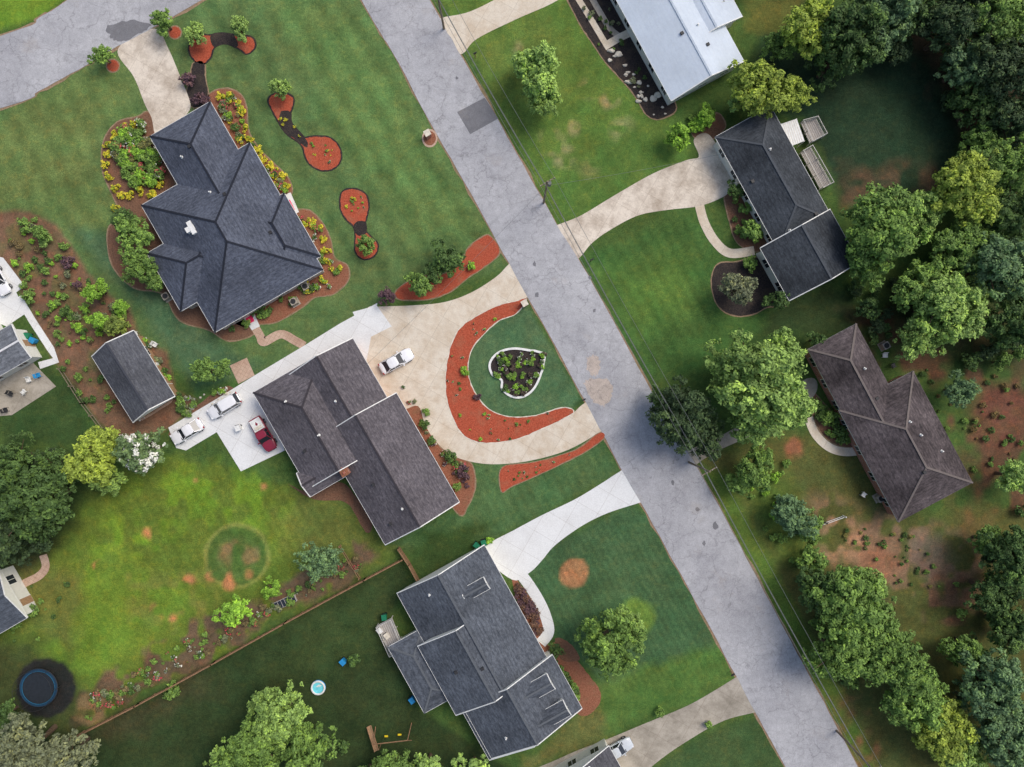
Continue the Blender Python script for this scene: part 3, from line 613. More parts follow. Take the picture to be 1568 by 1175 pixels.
# ------------------------------------------------------------ houses
def house(name,o,ang,blocks,rc1,rc2,wall,he=3.0,pitch=0.42,streak=0.22,vents=(),gut=True,cap=None,det=1.0):
    a=math.radians(ang); k=S*(H-he)/H; Wo=W(o[0],o[1],he)
    root=empty(name,(Wo.x,Wo.y,0),-a)
    mr=m_roof(name+'_shingles',rc1,rc2,streak,det)
    capc=cap or tuple(min(1,x*0.72) for x in rc1[:3])+(1,)
    mcap=m_plain(name+'_ridge_cap',capc,0.95,0.1)
    roof=MB(); trim=MB(); walls=MB(); win=MB(); rects=[]
    for i,b in enumerate(blocks):
        u0,u1,v0,v1=[x*k for x in b[:4]]; e0,e1=b[4],b[5]; dh=(b[6] if len(b)>6 else 0)+i*0.017; pt=b[7] if len(b)>7 else pitch
        ax=b[8] if len(b)>8 else None
        if ax is None: ax='u' if (u1-u0)>=(v1-v0) else 'v'
        rects.append((u0,u1,v0,v1,e0,e1,he+dh,pt,ax))
    def rz(u,v,skip=-1):
        z=0
        for j,(u0,u1,v0,v1,e0,e1,h,pt,ax) in enumerate(rects):
            if j==skip or not(u0<=u<=u1 and v0<=v<=v1): continue
            if ax=='u': d=min(v-v0,v1-v); dd=[u-u0 if e0=='h' else 99,u1-u if e1=='h' else 99]
            else: d=min(u-u0,u1-u); dd=[v-v0 if e0=='h' else 99,v1-v if e1=='h' else 99]
            z=max(z,h+pt*min([d]+dd))
        return z
    for i,(u0,u1,v0,v1,e0,e1,h,pt,ax) in enumerate(rects):
        sw=(lambda p:p) if ax=='u' else (lambda p:(p[1],p[0],p[2]))
        if ax=='u': a0,a1,b0,b1=u0,u1,v0,v1
        else: a0,a1,b0,b1=v0,v1,u0,u1
        hw=(b1-b0)/2; bm_=(b0+b1)/2; rh=h+pt*hw
        i0=hw if e0=='h' else 0; i1=hw if e1=='h' else 0
        if i0+i1>(a1-a0): sc=(a1-a0)/(i0+i1); i0*=sc;i1*=sc
        P=[(a0,b0,h),(a1,b0,h),(a1,b1,h),(a0,b1,h),(a0+i0,bm_,rh),(a1-i1,bm_,rh)]
        P=[sw(p) for p in P]
        fl=(lambda f:f) if ax=='u' else (lambda f:f[::-1])
        roof.add(P,[fl((0,1,5,4)),fl((2,3,4,5))],0)
        roof.add(P,[fl((3,0,4))],0 if e0=='h' else 1); roof.add(P,[fl((1,2,5))],0 if e1=='h' else 1)
        t=0.2; Q=[(p[0],p[1],p[2]-t) for p in P[:4]]
        trim.add(P[:4]+Q,[(0,4,5,1),(1,5,6,2),(2,6,7,3),(3,7,4,0),(7,6,5,4)],0)
        if gut:
            g=0.09; zz=h-0.05
            for (p,q) in ((0,1),(2,3)): 
                trim.beam((P[p][0],P[p][1],zz),(P[q][0],P[q][1],zz),g,0.1,0)
            if e0=='h': trim.beam((P[3][0],P[3][1],zz),(P[0][0],P[0][1],zz),g,0.1,0)
            if e1=='h': trim.beam((P[1][0],P[1][1],zz),(P[2][0],P[2][1],zz),g,0.1,0)
        if e0=='g':
            for q in (0,3): trim.beam((P[q][0],P[q][1],P[q][2]),(P[4][0],P[4][1],P[4][2]),0.12,0.16,0)
        if e1=='g':
            for q in (1,2): trim.beam((P[q][0],P[q][1],P[q][2]),(P[5][0],P[5][1],P[5][2]),0.12,0.16,0)
        up=Vector((0,0,0.02))
        for p,q in ((4,5),)+(((0,4),(3,4)) if e0=='h' else ())+(((1,5),(2,5)) if e1=='h' else ()):
            roof.beam(Vector(P[p])+up,Vector(P[q])+up,0.26,0.06,2)
        ins=0.45+i*0.012
        if (u1-u0)>2.4 and (v1-v0)>2.4:
            walls.box(u0+ins,u1-ins,v0+ins,v1-ins,-0.05,h-t-0.003*i-0.005)
            for (p,q,nx_,ny_) in (((u0+ins,v0+ins),(u1-ins,v0+ins),0,-1),((u0+ins,v1-ins),(u1-ins,v1-ins),0,1),((u0+ins,v0+ins),(u0+ins,v1-ins),-1,0),((u1-ins,v0+ins),(u1-ins,v1-ins),1,0)):
                L=math.hypot(q[0]-p[0],q[1]-p[1]); m=max(1,int(L/3.3))
                for j in range(m):
                    f=(j+0.5)/m; x=p[0]+(q[0]-p[0])*f; y=p[1]+(q[1]-p[1])*f
                    if rz(x+nx_*0.3,y+ny_*0.3,i)>0: continue
                    tx,ty=(1,0) if nx_==0 else (0,1)
                    dr=(i==0 and j==m//2 and ny_==1)
                    z0,z1=(0.05,2.15) if dr else (0.95,2.25); w=0.5 if dr else 0.6
                    def bx(w_,za,zb,d0,d1,mi):
                        xs2=sorted([x-tx*w_+nx_*d0,x+tx*w_+nx_*d1]); ys2=sorted([y-ty*w_+ny_*d0,y+ty*w_+ny_*d1])
                        win.box(xs2[0],xs2[1],ys2[0],ys2[1],za,zb,mi)
                    bx(w+0.08,z0-0.08,z1+0.08,-0.05,0.04,0); bx(w,z0,z1,-0.05,0.06,2 if dr else 1)
                    if not dr: bx(0.03,z0,z1,-0.05,0.075,0)
        elif h>he+1:
            z0=he+0.3; walls.box(u0+.15,u1-.15,v0+.15,v1-.18,z0,h-t-.01)
            xm=(u0+u1)/2; win.box(xm-.55,xm+.55,v1-.2,v1-.15,h-1.25,h-.3,0); win.box(xm-.47,xm+.47,v1-.2,v1-.13,h-1.18,h-.36,1)
    roof.obj('roof',[mr,MSIDE,mcap],root); trim.obj('fascia_and_gutters',MWHITE,root); walls.obj('walls',wall,root); win.obj('windows_and_door',[MWHITE,MGLASS,MWOOD],root)
    vb=MB()
    for (px,py,kind) in vents:
        dx=px-o[0];dy=py-o[1]; u=(dx*math.cos(a)+dy*math.sin(a))*k; v=(dx*math.sin(a)-dy*math.cos(a))*k
        z=rz(u,v) or he
        if kind=='p': vb.cyl((u,v,z-0.2),(u,v,z+0.4),0.10,0.10,8,0); vb.cyl((u,v,z-0.12),(u,v,z+0.08),0.26,0.15,8,0)
        elif kind=='b': vb.box(u-.2,u+.2,v-.2,v+.2,z-0.2,z+0.2,1)
        elif kind=='w': vb.box(u-.9,u+.9,v-.3,v+.3,z-0.5,z+0.35,0); vb.box(u-.35,u+.35,v-.85,v+.35,z-0.5,z+0.30,0)
        elif kind=='c':
            vb.box(u-.75,u+.75,v-.45,v+.45,0,z+1.3,2); vb.box(u-.82,u+.82,v-.52,v+.52,z+1.3,z+1.42,4)
            for s_ in (-.35,.35): vb.cyl((u+s_,v,z+1.42),(u+s_,v,z+1.7),0.17,0.15,8,2)
    if vb.v: vb.obj('roof_vents',[MWHITE,MDRK,MBR1,MSTONE,MRBR],root)
    return root

house('brick_house',(231,208),60,[(0,250,-2,105,'h','h'),(85,310,-66,126,'h','h'),(153,256,-95,30,'h','h'),(178,290,60,133,'h','h')],
      C(68,73,86),C(88,93,106),MBR2,vents=[(306,355,'w'),(285,245,'p'),(330,300,'p'),(355,305,'b'),(300,232,'b'),(420,360,'b')],cap=C(42,45,54))
house('brick_house',(390,600),60,[(0,170,-3,118,'h','g'),(4,200,58,171,'g','g',0,0.42,'u'),(110,303,56,187,'g','g',0.05,0.42,'u'),(140,182,-7,60,'g','g',-.1,.42,'v')],
      C(76,73,79),C(102,97,102),MBR1,vents=[(530,718,'c'),(519,614,'p'),(495,665,'p'),(443,615,'p'),(620,775,'p'),(575,740,'b'),(470,690,'b'),(600,800,'b')],cap=C(60,57,62))
house('house',(605,910),61,[(0,292,3,156,'g','g',0,0.42,'u'),(84,204,-6,132,'g','g',0.7,0.40,'u'),(66,182,-50,10,'h','h',-0.2,0.2,'u'),(196,290,8,166,'g','g',0.25,0.42,'u'),
      (210,236,90,148,'g','g',1.9,0.6,'v'),(256,282,92,150,'g','g',1.9,0.6,'v'),(38,58,95,135,'g','g',1.7,0.6,'v')],
      C(68,73,82),C(92,97,106),MSIDE,vents=[(660,905,'p'),(700,1020,'b'),(775,1120,'p'),(740,1010,'b')],cap=C(92,96,102),streak=.28)
house('house',(1095,210),61,[(0,200,0,97,'h','h'),(182,274,-24,98,'g','g',0.35,0.40,'u')],
      C(54,58,64),C(70,74,80),MSIDE,vents=[(1172,235,'p'),(1205,355,'p'),(1245,330,'b'),(1150,280,'b')],cap=C(78,82,88),streak=.35)
house('brick_house',(1237,535),62,[(0,200,0,84,'h','h'),(105,299,-2,127,'h','h')],
      C(62,57,60),C(92,84,86),MBR1,vents=[(1380,645,'p'),(1398,665,'p'),(1435,690,'p'),(1335,610,'b'),(1400,720,'b'),(1318,565,'p')],cap=C(110,102,100),streak=.5,gut=False)
house('house',(1028,155),61.5,[(-330,0,0,127,'g','g',0,0.30,'u'),(-330,-62,60,158,'g','g',-.1,.26,'u')],
      C(186,196,210),C(192,201,213),MSIDE,vents=[(1065,45,'p'),(1040,60,'b'),(1080,75,'b')],cap=C(170,180,194),streak=.07,pitch=.3,det=.15)
house('garden_shed',(137,546),58,[(0,120,0,76,'g','g',-0.5,0.45,'u')],C(72,74,82),C(90,92,98),MWOOD,cap=C(70,72,80))
house('house',(48,548),60,[(-60,0,-190,0,'g','g',0,0.2,'v'),(-110,-40,-190,-30,'g','g',0.3,0.2,'v')],C(96,100,108),C(116,120,128),MSIDE,cap=C(200,200,204))
house('house',(42,946),60,[(-90,0,-220,0,'g','g',0,0.35,'v')],C(74,80,90),C(88,94,104),MSIDE)
house('house',(932,1142),61,[(0,240,-130,0,'g','g',0,0.36,'u')],C(74,74,80),C(88,88,94),MSIDE,vents=[(900,1168,'p')])

slab('door_mat',[(432,312),(444,306),(452,322),(440,328)],MPINK,0.08,False)
slab('door_mat',[(376,488),(386,482),(390,492),(380,497)],MPINK,0.08,False)
slab('porch_slab',[(368,480),(385,470),(398,500),(386,506)],MC_NEW,0.07,False)
slab('porch_slab',[(428,302),(445,295),(458,325),(446,332)],MC_NEW,0.07,False)
def deck(name,pts,h,rail=True,mat=MDECK):
    e=empty(name); mb=MB(); q=[W(p[0],p[1],h) for p in pts]; L=len(q)
    bm=[(v.x,v.y,h) for v in q]; lo=[(v.x,v.y,h-0.15) for v in q]
    mb.add(bm+lo,[tuple(range(L)),tuple(range(2*L-1,L-1,-1))]+[(i,(i+1)%L,L+(i+1)%L,L+i) for i in range(L)])
    for j in range(1,8):
        a=q[0].lerp(q[1],j/8); b=q[3].lerp(q[2],j/8); mb.beam((a.x,a.y,h+.004),(b.x,b.y,h+.004),.05,.012,1)
    mb.obj('deck_floor',[mat,MPOLE if mat is MDECK else MSTONE],e)
    rb=MB()
    for i in range(L):
        a=q[i];b=q[(i+1)%L]; n=max(1,int((b-a).length/1.5))
        for j in range(n):
            p=a.lerp(b,j/n); rb.box(p.x-.05,p.x+.05,p.y-.05,p.y+.05,0,h+(0.95 if rail else 0))
        if rail:
            for zz in (0.95,0.15): rb.beam((a.x,a.y,h+zz),(b.x,b.y,h+zz),0.07,0.05)
            m=int((b-a).length/.16)
            for j in range(m):
                p=a.lerp(b,(j+.5)/m); rb.box(p.x-.015,p.x+.015,p.y-.015,p.y+.015,h+.15,h+.93)
    rb.obj('posts_and_rails',MRAIL,e)
    return e
deck('deck',[(1196,190),(1220,182),(1232,216),(1206,226)],2.6,False,MWHITE)
deck('deck',[(1226,188),(1248,182),(1262,208),(1240,220)],1.0)
deck('deck',[(1226,234),(1240,226),(1272,282),(1256,290)],0.9)
deck('deck',[(578,958),(600,946),(620,995),(598,1002)],0.8)
deck('deck',[(1080,-6),(1096,-12),(1106,8),(1088,16)],2.4)
deck('porch',[(1160,388),(1168,384),(1200,440),(1192,444)],0.4,False,MWHITE)

# ------------------------------------------------------------ cars
def cpaint(name,c):
    a=N(name,0.25,0.5); a.b.inputs['Coat Weight'].default_value=0.6; a.b.inputs['Coat Roughness'].default_value=0.08
    f=a.noise(a.pos(obj=True),2.0,3); r=a.n('ShaderNodeRGB'); r.outputs[0].default_value=c
    a.col(a.mul(r.outputs[0],a.rng(f,.3,.7,.95,1.03))); return a.m
MLAMP=m_plain('lamp_glass',C(225,228,230),0.1,0.6); MTAIL=m_plain('tail_lamp',C(150,20,22),0.2,0.5); MRIM=m_plain('wheel_rim',C(160,160,165),0.35,0.5,metal=0.7)
def car(name,px,py,deg,c,L=4.7,Wd=1.84,kind='sedan'):
    w=W(px,py,0.8); root=empty(name,(w.x,w.y,0.045),-math.radians(deg)); mp=cpaint('car_paint',c)
    hl=L/2; hw=Wd/2
    st=[(-1.0,.80,.42,.78),(-.96,.92,.30,.92),(-.80,.98,.22,.97),(-.45,1.0,.20,.96),(0,1.0,.20,.93),(.40,1.0,.20,.92),(.70,.98,.22,.86),(.90,.90,.26,.76),(.98,.76,.34,.66),(1.0,.66,.42,.58)]
    if kind=='pickup': st=[(x,wd,a,b+(0.12 if x>-.99 else 0.1)) for x,wd,a,b in st]
    vs=[];fs=[]
    for x,wd,zb,zt in st:
        X_=x*hl;w_=wd*hw; zm=zb+(zt-zb)*.55
        sec=[(-w_*.9,zb),(-w_,zm-.08),(-w_*.985,zt-.12),(-w_*.90,zt-.02),(-w_*.5,zt+.03),(0,zt+.045),(w_*.5,zt+.03),(w_*.90,zt-.02),(w_*.985,zt-.12),(w_,zm-.08),(w_*.9,zb)]
        vs+=[(X_,y,z) for y,z in sec]
    n=11
    for i in range(len(st)-1):
        for j in range(n-1): fs.append((i*n+j,(i+1)*n+j,(i+1)*n+j+1,i*n+j+1))
        fs.append((i*n+n-1,(i+1)*n+n-1,(i+1)*n,i*n))
    fs.append(tuple(range(n-1,-1,-1))); fs.append(tuple((len(st)-1)*n+j for j in range(n)))
    b=mk('body',vs,fs,mp,parent=root,smooth=True)
    md=b.modifiers.new('s','SUBSURF'); md.levels=1; md.render_levels=1
    if kind=='sedan': xb0,xb1,xt0,xt1,zr=-.80,.40,-.46,.08,1.44
    elif kind=='suv': xb0,xb1,xt0,xt1,zr=-.94,.42,-.80,.14,1.62
    else: xb0,xb1,xt0,xt1,zr=-.22,.46,-.14,.20,1.75
    zb=0.92+(0.1 if kind=='pickup' else 0)
    wb=hw*.90; wt=hw*.70
    xs4=[xb0*hl,xt0*hl,xt1*hl,xb1*hl]
    g=MB()
    A=[(xs4[0],-wb,zb),(xs4[3],-wb,zb-.04),(xs4[3],wb,zb-.04),(xs4[0],wb,zb)]
    T=[(xs4[1],-wt,zr-.04),(xs4[2],-wt,zr-.04),(xs4[2],wt,zr-.04),(xs4[1],wt,zr-.04)]
    g.add(A+T,[(0,1,5,4),(1,2,6,5),(2,3,7,6),(3,0,4,7),(4,5,6,7)])
    g.obj('windows',MGLASS,root)
    r=MB(); a=xs4[1];c2=xs4[2]; rs=[]
    for x_,f,z in ((a-.05,.93,zr-.05),(a+.15,1.02,zr-.005),((a+c2)/2,1.05,zr+.03),(c2-.15,1.02,zr+.0),(c2+.05,.95,zr-.05)):
        rs.append([(x_,y*wt*f,z-(0.035 if abs(y)>.9 else 0)) for y in (-1.04,-.8,-.3,.3,.8,1.04)])
    vv=[p for s_ in rs for p in s_]; ff=[(i*6+j,(i+1)*6+j,(i+1)*6+j+1,i*6+j+1) for i in range(4) for j in range(5)]
    r.add(vv,ff)
    for p,q in ((0,4),(1,5),(2,6),(3,7)): r.beam((A+T)[p],(A+T)[q],0.09,0.07)
    for s_ in (-1,1):
        xm=(xs4[1]+xs4[2])/2-.05; r.beam((xm,s_*wb,zb),(xm,s_*wt,zr-.04),0.08,0.05)
        r.box(xb1*hl-.35,xb1*hl-.18,s_*hw*1.0-.11+s_*.1,s_*hw*1.0+.11+s_*.1,zb+.02,zb+.16)
    r.obj('roof_and_pillars',mp,root)
    wl=MB()
    for x_ in (-.62*hl,.62*hl):
        for s_ in (-1,1):
            wl.cyl((x_,s_*(hw-.22),.33),(x_,s_*(hw+.005),.33),.33,.33,18,0); wl.cyl((x_,s_*(hw-.01),.33),(x_,s_*(hw+.02),.33),.2,.18,10,1)
    wl.obj('wheels',[MTYRE,MRIM],root)
    lt=MB()
    for s_ in (-1,1):
        lt.box(hl*.88,hl*.965,s_*hw*.62-.16,s_*hw*.62+.16,.60,.745,0); lt.box(-hl*.985,-hl*.93,s_*hw*.72-.16,s_*hw*.72+.16,.72,.90,1)
    lt.box(hl*.96,hl*1.0+.02,-.45,.45,.36,.52,2); 
    lt.box(xb1*hl+.0,xb1*hl+.10,-wb*.92,wb*.92,zb-.06,zb+.015,2)
    lt.obj('lamps_grille_cowl',[MLAMP,MTAIL,MDRK],root)
    if kind=='pickup':
        bd=MB(); bd.box(-hl*.93,xb0*hl-.12,-hw*.78,hw*.78,.95,1.12,0)
        bd.box(-hl*.5,xb0*hl-.3,-hw*.5,hw*.5,1.12,1.3,1); bd.obj('bed_cover',[MWHITE,MSTONE],root)
    return root
car('parked_car',607,553,-29,C(225,230,232),4.9,1.86)
car('parked_car',343,622,149,C(228,230,230),4.9,1.9,'suv')
car('parked_car',286,661,149,C(230,230,228),4.8,1.86,'sedan')
car('parked_pickup_truck',403,665,60,C(130,34,54),5.0,1.9,'pickup')
car('parked_car',946,1148,-28,C(190,196,204),4.4,1.8)
car('parked_car',-4,428,60,C(225,228,230),4.6,1.84,'suv')

# ------------------------------------------------------------ fences
def fence(name,pts,h=1.5,mat=MFENCE,solid=True):
    mb=MB(); q=[W(*p) for p in pts]
    for a,b in zip(q[:-1],q[1:]):
        L=(b-a).length; n=max(1,round(L/2.4)); 
        for j in range(n+1):
            p=a.lerp(b,j/n); mb.box(p.x-.07,p.x+.07,p.y-.07,p.y+.07,-.05,h+.12)
        for zz in (h*.25,h*.85): mb.beam((a.x,a.y,zz),(b.x,b.y,zz),0.06,0.09)
        if solid:
            m=int(L/0.16); d=(b-a).normalized(); nn=Vector((-d.y,d.x,0))*0.05
            for j in range(m):
                p=a.lerp(b,(j+.5)/m)+nn; hh=h+random.uniform(-.03,.03)
                mb.beam((p.x-d.x*.065,p.y-d.y*.065,hh/2),(p.x+d.x*.065,p.y+d.y*.065,hh/2),0.025,hh)
            mb.beam((a.x,a.y,h+.04),(b.x,b.y,h+.04),0.16,0.04)
    return mb.obj(name,mat)
fence('wooden_fence',[(618,854),(560,885),(440,950),(330,1012),(215,1075),(108,1130)])
fence('wooden_fence',[(612,838),(628,862),(642,888)],1.5)
fence('rail_fence',[(522,835),(552,884)],1.1,MFENCE,False)
fence('wire_fence',[(96,565),(130,618),(158,655)],1.1,MPOLE,False)
fence('rail_fence',[(1222,812),(1262,800),(1290,790)],1.0,MWHITE,False)
# ------------------------------------------------------------ utility poles and wires
poles=[(668,-18),(838,279),(1086,722),(1338,1180)]
tops=[]
for i,(x,y) in enumerate(poles):
    w=W(x,y,9.7); e=empty('utility_pole',(w.x,w.y,0)); mb=MB()
    mb.cyl((0,0,-.1),(0,0,10.0),0.16,0.10,10,0)
    d=Vector((0.866,0.5,0)); mb.beam(d*-1.1+Vector((0,0,9.7)),d*1.1+Vector((0,0,9.7)),0.12,0.14,0)
    for s_ in (-1.0,-.4,.4,1.0): mb.cyl(d*s_+Vector((0,0,9.75)),d*s_+Vector((0,0,9.97)),.05,.035,6,1)
    if i==1: mb.cyl(d*.4+Vector((0,0,7.7)),d*.4+Vector((0,0,8.7)),.24,.24,12,2)
    mb.obj('pole_crossarm',[MPOLE,MSTONE,MWIRE],e); tops.append(Vector((w.x,w.y,0)))
wm=MB(); d=Vector((0.866,0.5,0))
def wire(a,b,sag=0.8,r=0.022):
    pr=None
    for j in range(13):
        t=j/12; p=a.lerp(b,t); p=Vector((p.x,p.y,p.z-sag*4*t*(1-t)))
        if pr is not None: wm.cyl(pr,p,r,r,4,0,False)
        pr=p
for a,b in zip(tops[:-1],tops[1:]):
    for s_ in (-1.0,-.4,1.0): wire(a+d*s_+Vector((0,0,9.95)),b+d*s_+Vector((0,0,9.95)))
    wire(a+Vector((0,0,7.4)),b+Vector((0,0,7.4)),0.9,0.04)
def service(i,px,py,h): 
    wire(tops[i]+Vector((0,0,8.2)),W(px,py,h),0.7,0.016)
service(1,1110,235,3.4); service(1,560,560,4.0)
wm.obj('power_lines',MWIRE)

# ------------------------------------------------------------ yard objects
def ring(mb,R,r,z,mi,n=32,m=6):
    vs=[];fs=[]
    for i in range(n):
        t=2*math.pi*i/n
        for j in range(m):
            s_=2*math.pi*j/m; rr=R+r*math.cos(s_); vs.append((rr*math.cos(t),rr*math.sin(t),z+r*math.sin(s_)))
    for i in range(n):
        for j in range(m): fs.append((i*m+j,((i+1)%n)*m+j,((i+1)%n)*m+(j+1)%m,i*m+(j+1)%m))
    mb.add(vs,fs,mi)
def disc(mb,R,z,mi,n=32): mb.add([(R*math.cos(2*math.pi*i/n),R*math.sin(2*math.pi*i/n),z) for i in range(n)],[tuple(range(n))],mi)
w=W(58,1054,1.0); e=empty('trampoline',(w.x,w.y,0)); mb=MB(); R=2.6
disc(mb,R*.86,0.86,0); 
n=32; vs=[(rr*math.cos(2*math.pi*i/n),rr*math.sin(2*math.pi*i/n),0.9) for rr in (R*.86,R) for i in range(n)]
mb.add(vs,[(i,(i+1)%n,n+(i+1)%n,n+i) for i in range(n)],1); ring(mb,R,.05,.86,2); ring(mb,R*.86,.03,.91,3)
for i in range(6):
    t=math.pi/3*i; c_,s_=math.cos(t)*(R+.05),math.sin(t)*(R+.05); mb.cyl((c_,s_,0),(c_,s_,2.2),.04,.04,8,2)
ring(mb,R+.05,.02,2.2,2); mb.obj('frame_mat_and_net',[MBLKC,MDBLUE,MDRK,m_plain('blue_trim',C(36,104,140),.6)],e)
nb=MB()
for i in range(96):
    t=2*math.pi*i/96; c_,s_=math.cos(t)*(R+.03),math.sin(t)*(R+.03); nb.cyl((c_,s_,.9),(c_,s_,2.2),.010,.010,3,0,False)
nb.obj('safety_net',MBLKC,e)
w=W(488,1052); e=empty('paddling_pool',(w.x,w.y,0)); mb=MB(); ring(mb,.88,.14,.14,0); ring(mb,.88,.13,.34,1); disc(mb,.86,.24,2); mb.obj('rings_and_water',[MBLUE,MWHITE,MWATER],e)
mb=MB()
for k_ in range(5): mb.beam((-.3+.12*k_,.1,.27),(.1+.1*k_,.4,.27),.06,.02,0)
mb.obj('pool_toys',[MWHITE],e)
e=empty('swing_set'); mb=MB()
p=W(572,1140,2.3);q=W(624,1134,2.3)
mb.cyl(p,q,.07,.07,8,0)
for c in (p,q):
    for s_ in (-1,1): mb.cyl(c,Vector((c.x+(.2 if c is q else -.2),c.y+s_*1.2,0)),.06,.06,8,0)
for t in (.3,.7):
    c=p.lerp(q,t)
    for s_ in (-.2,.2): mb.cyl((c.x+s_,c.y,c.z),(c.x+s_,c.y,.5),.012,.012,4,2,False)
    mb.box(c.x-.25,c.x+.25,c.y-.12,c.y+.12,.47,.52,1)
mb.obj('frame_and_swings',[MFENCE,MYEL,MDRK],e)
e=empty('play_slide'); mb=MB(); a_=W(565,1112,0.3); b_=W(577,1150,1.6)
mb.beam(a_,b_,.6,.08,0); d_=(b_-a_).normalized(); sd=Vector((-d_.y,d_.x,0)).normalized()*.3
for s_ in (-1,1): mb.beam(a_+sd*s_+Vector((0,0,.1)),b_+sd*s_+Vector((0,0,.1)),.06,.18,0); mb.cyl(b_+sd*s_,Vector((b_.x+sd.x*s_,b_.y+sd.y*s_,0)),.05,.05,6,1)
mb.obj('slide_and_posts',[MWOOD,MFENCE],e)
def bin_(px,py,m):
    w=W(px,py); e=empty('wheelie_bin',(w.x,w.y,0),random.uniform(0,1)); mb=MB()
    v=[(-.24,-.28,.06),(.24,-.28,.06),(.24,.28,.06),(-.24,.28,.06),(-.31,-.37,1.0),(.31,-.37,1.0),(.31,.37,1.0),(-.31,.37,1.0)]
    mb.add(v,[(0,3,2,1),(4,5,6,7),(0,1,5,4),(1,2,6,5),(2,3,7,6),(3,0,4,7)],0)
    mb.box(-.34,.34,-.42,.38,1.0,1.07,0); mb.box(-.28,.28,.38,.44,.9,1.0,1); mb.cyl((-.3,.26,.12),(.3,.26,.12),.12,.12,10,1)
    mb.obj('body_lid_wheels',[m,MTYRE],e)
for a in ((730,833,MGREENP),(741,829,MGREENP),(590,942,MGREENP),(583,962,MWHITE),(594,970,MSTONE),(48,515,MGREENP),(56,522,MBLUE),(527,1010,MBLUE),(632,1068,MBLUE),(368,655,MWHITE),(243,560,MWHITE)): bin_(*a)
def ac(px,py):
    w=W(px,py); e=empty('air_conditioner',(w.x,w.y,0),-math.radians(60)); mb=MB(); mb.box(-.45,.45,-.45,.45,.02,.95,0); mb.box(-.6,.6,-.6,.6,0,.06,2); mb.cyl((0,0,.95),(0,0,.99),.36,.36,14,1)
    mb.obj('casing_and_fan',[MC_GREY,MDRK,MC_GREY],e)
for a in ((452,463),(470,440),(258,455),(1344,762),(1352,530)): ac(*a)
def pier(px,py):
    w=W(px,py); e=empty('brick_mailbox',(w.x,w.y,0),-math.radians(60)); mb=MB(); mb.box(-.35,.35,-.35,.35,0,1.25,0); mb.box(-.42,.42,-.42,.42,1.25,1.35,1); mb.box(-.2,.2,.352,.40,.85,1.1,2)
    mb.obj('pier_cap_door',[MBR1,MSTONE,MDRK],e)
slab('bed_edging',[(658+12*math.cos(t),212+14*math.sin(t)) for t in np.linspace(0,6.28,12)[:-1]],MC_PAV,0.026,True)
slab('mulch_bed',[(658+9.5*math.cos(t),212+11*math.sin(t)) for t in np.linspace(0,6.28,12)[:-1]],MRBR,0.03,True); pier(656,209)
pier(803,466)
def post_box(px,py):
    w=W(px,py); e=empty('mailbox',(w.x,w.y,0),-math.radians(-30)); mb=MB(); mb.box(-.05,.05,-.05,.05,0,1.1,0); mb.box(-.25,.25,-.09,.09,1.1,1.25,1); mb.cyl((-.25,0,1.25),(.25,0,1.25),.09,.09,10,1)
    mb.obj('post_and_box',[MWOOD,MDRK],e)
for a in ((893,612),(1118,1028),(728,88),(905,400)): post_box(*a)
mb=MB()
for i in range(46):
    if i<26: t=random.random(); x=930+90*t+random.uniform(-16,14); y=80+95*t+random.uniform(-10,14)
    else: x,y=random.choice([(345,607),(320,612),(300,622),(208,640)]); x+=random.uniform(-14,14); y+=random.uniform(-8,8)
    w=W(x,y); r=random.uniform(.12,.48) if i<26 else random.uniform(.1,.25)
    bm=bmesh.new(); bmesh.ops.create_icosphere(bm,subdivisions=2,radius=r)
    sx,sy=random.uniform(.7,1.5),random.uniform(.6,1.1)
    for v in bm.verts:
        f=1+.22*math.sin(v.co.x*9/r*.4+i)*math.cos(v.co.y*8/r*.4+i*2); v.co=Vector((v.co.x*f*sx+w.x,v.co.y*f*sy+w.y,max(-.02,v.co.z*f*.6+r*.25)))
    mb.add([v.co.copy() for v in bm.verts],[[v.index for v in f.verts] for f in bm.faces]); bm.free()
mb.obj('garden_rocks',MSTONE)
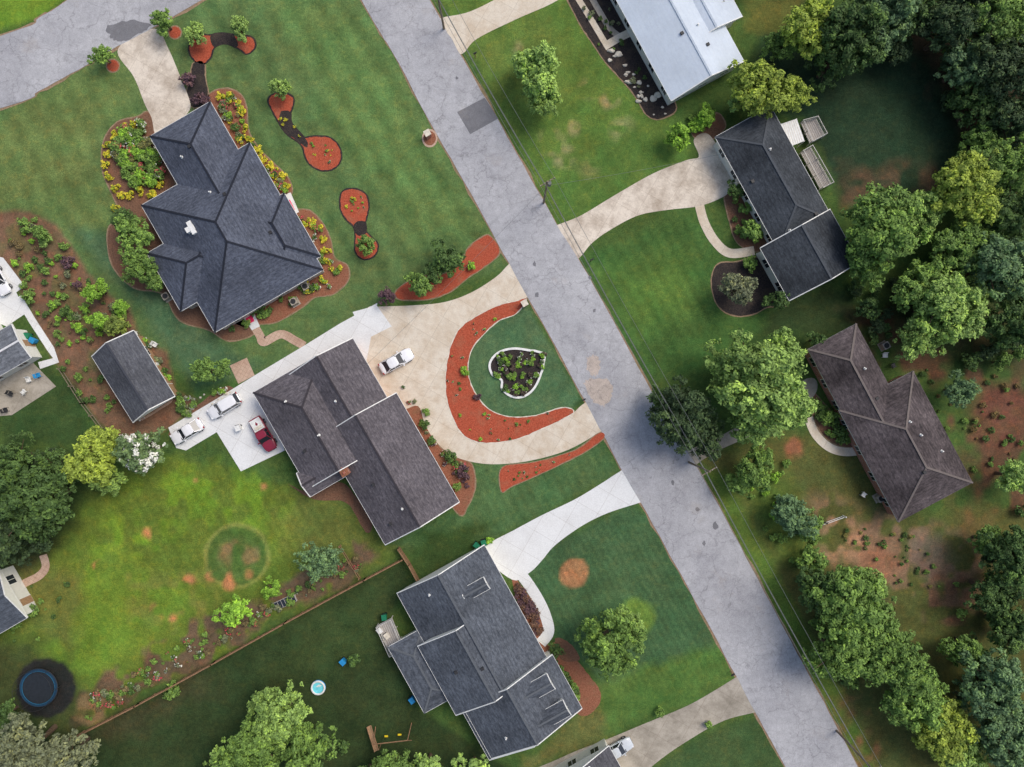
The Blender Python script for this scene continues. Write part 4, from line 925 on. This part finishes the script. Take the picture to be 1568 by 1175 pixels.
def chair(px,py,m,rz):
    w=W(px,py); e=empty('garden_chair',(w.x,w.y,0.034),rz); mb=MB(); mb.box(-.28,.28,-.28,.28,.40,.45,0); mb.beam((-.28,.30,.45),(-.28,.42,.95),.05,.05,0); mb.beam((.28,.30,.45),(.28,.42,.95),.05,.05,0); mb.beam((0,.30,.62),(0,.40,.92),.5,.04,0)
    for sx in (-.25,.25):
        for sy in (-.25,.25): mb.cyl((sx,sy,0),(sx,sy,.4),.025,.025,6,0)
        mb.box(sx-.04,sx+.04,-.28,.3,.62,.66,0)
    mb.obj('seat_back_legs',m,e)
for a in ((48,582,MWHITE,0.3),(62,575,MBLUE,2.),(20,603,MDRK,1.),(40,600,MWHITE,4),(12,628,MDRK,2),(240,528,MWHITE,1),(210,512,MWHITE,2),(1320,757,MWHITE,1),(1352,545,MWHITE,0),(1365,560,MDRK,2)): chair(*a)
w=W(438,921); e=empty('cold_frame',(w.x,w.y,0),math.radians(25)); mb=MB()
mb.box(-1.5,1.5,-.55,.55,0,.35,0)
for i in range(6): mb.box(-1.5+.5*i+.04,-1.5+.5*i+.46,-.5,.5,.35,.38,1)
mb.obj('frame_and_panes',[MDECK,MGLASS],e)

# ------------------------------------------------------------ light, camera
wd=bpy.data.worlds.new('World'); scene.world=wd; wd.use_nodes=True; nt=wd.node_tree
sky=nt.nodes.new('ShaderNodeTexSky'); sky.sky_type='NISHITA'; sky.sun_disc=False
EL=math.radians(52); sdx,sdy=0.80,0.60
sky.sun_elevation=EL; sky.sun_rotation=math.atan2(sdx,sdy); sky.air_density=1.0; sky.dust_density=4.0
nt.links.new(sky.outputs[0],nt.nodes['Background'].inputs[0]); nt.nodes['Background'].inputs[1].default_value=0.15
sl=bpy.data.lights.new('sun','SUN'); sl.energy=1.4; sl.angle=math.radians(28); sl.color=(1,.96,.91)
so=bpy.data.objects.new('sun',sl); scene.collection.objects.link(so)
dv=Vector((sdx*math.cos(EL),sdy*math.cos(EL),math.sin(EL))); so.rotation_euler=dv.to_track_quat('Z','Y').to_euler(); so.location=(0,0,60)
cam=bpy.data.cameras.new('camera'); cam.sensor_width=36; cam.lens=36*H/(1568*S); cam.clip_end=3000
co=bpy.data.objects.new('camera',cam); scene.collection.objects.link(co); co.location=(0,0,H); scene.camera=co
scene.view_settings.view_transform='Standard'; scene.view_settings.look='None'; scene.view_settings.exposure=0
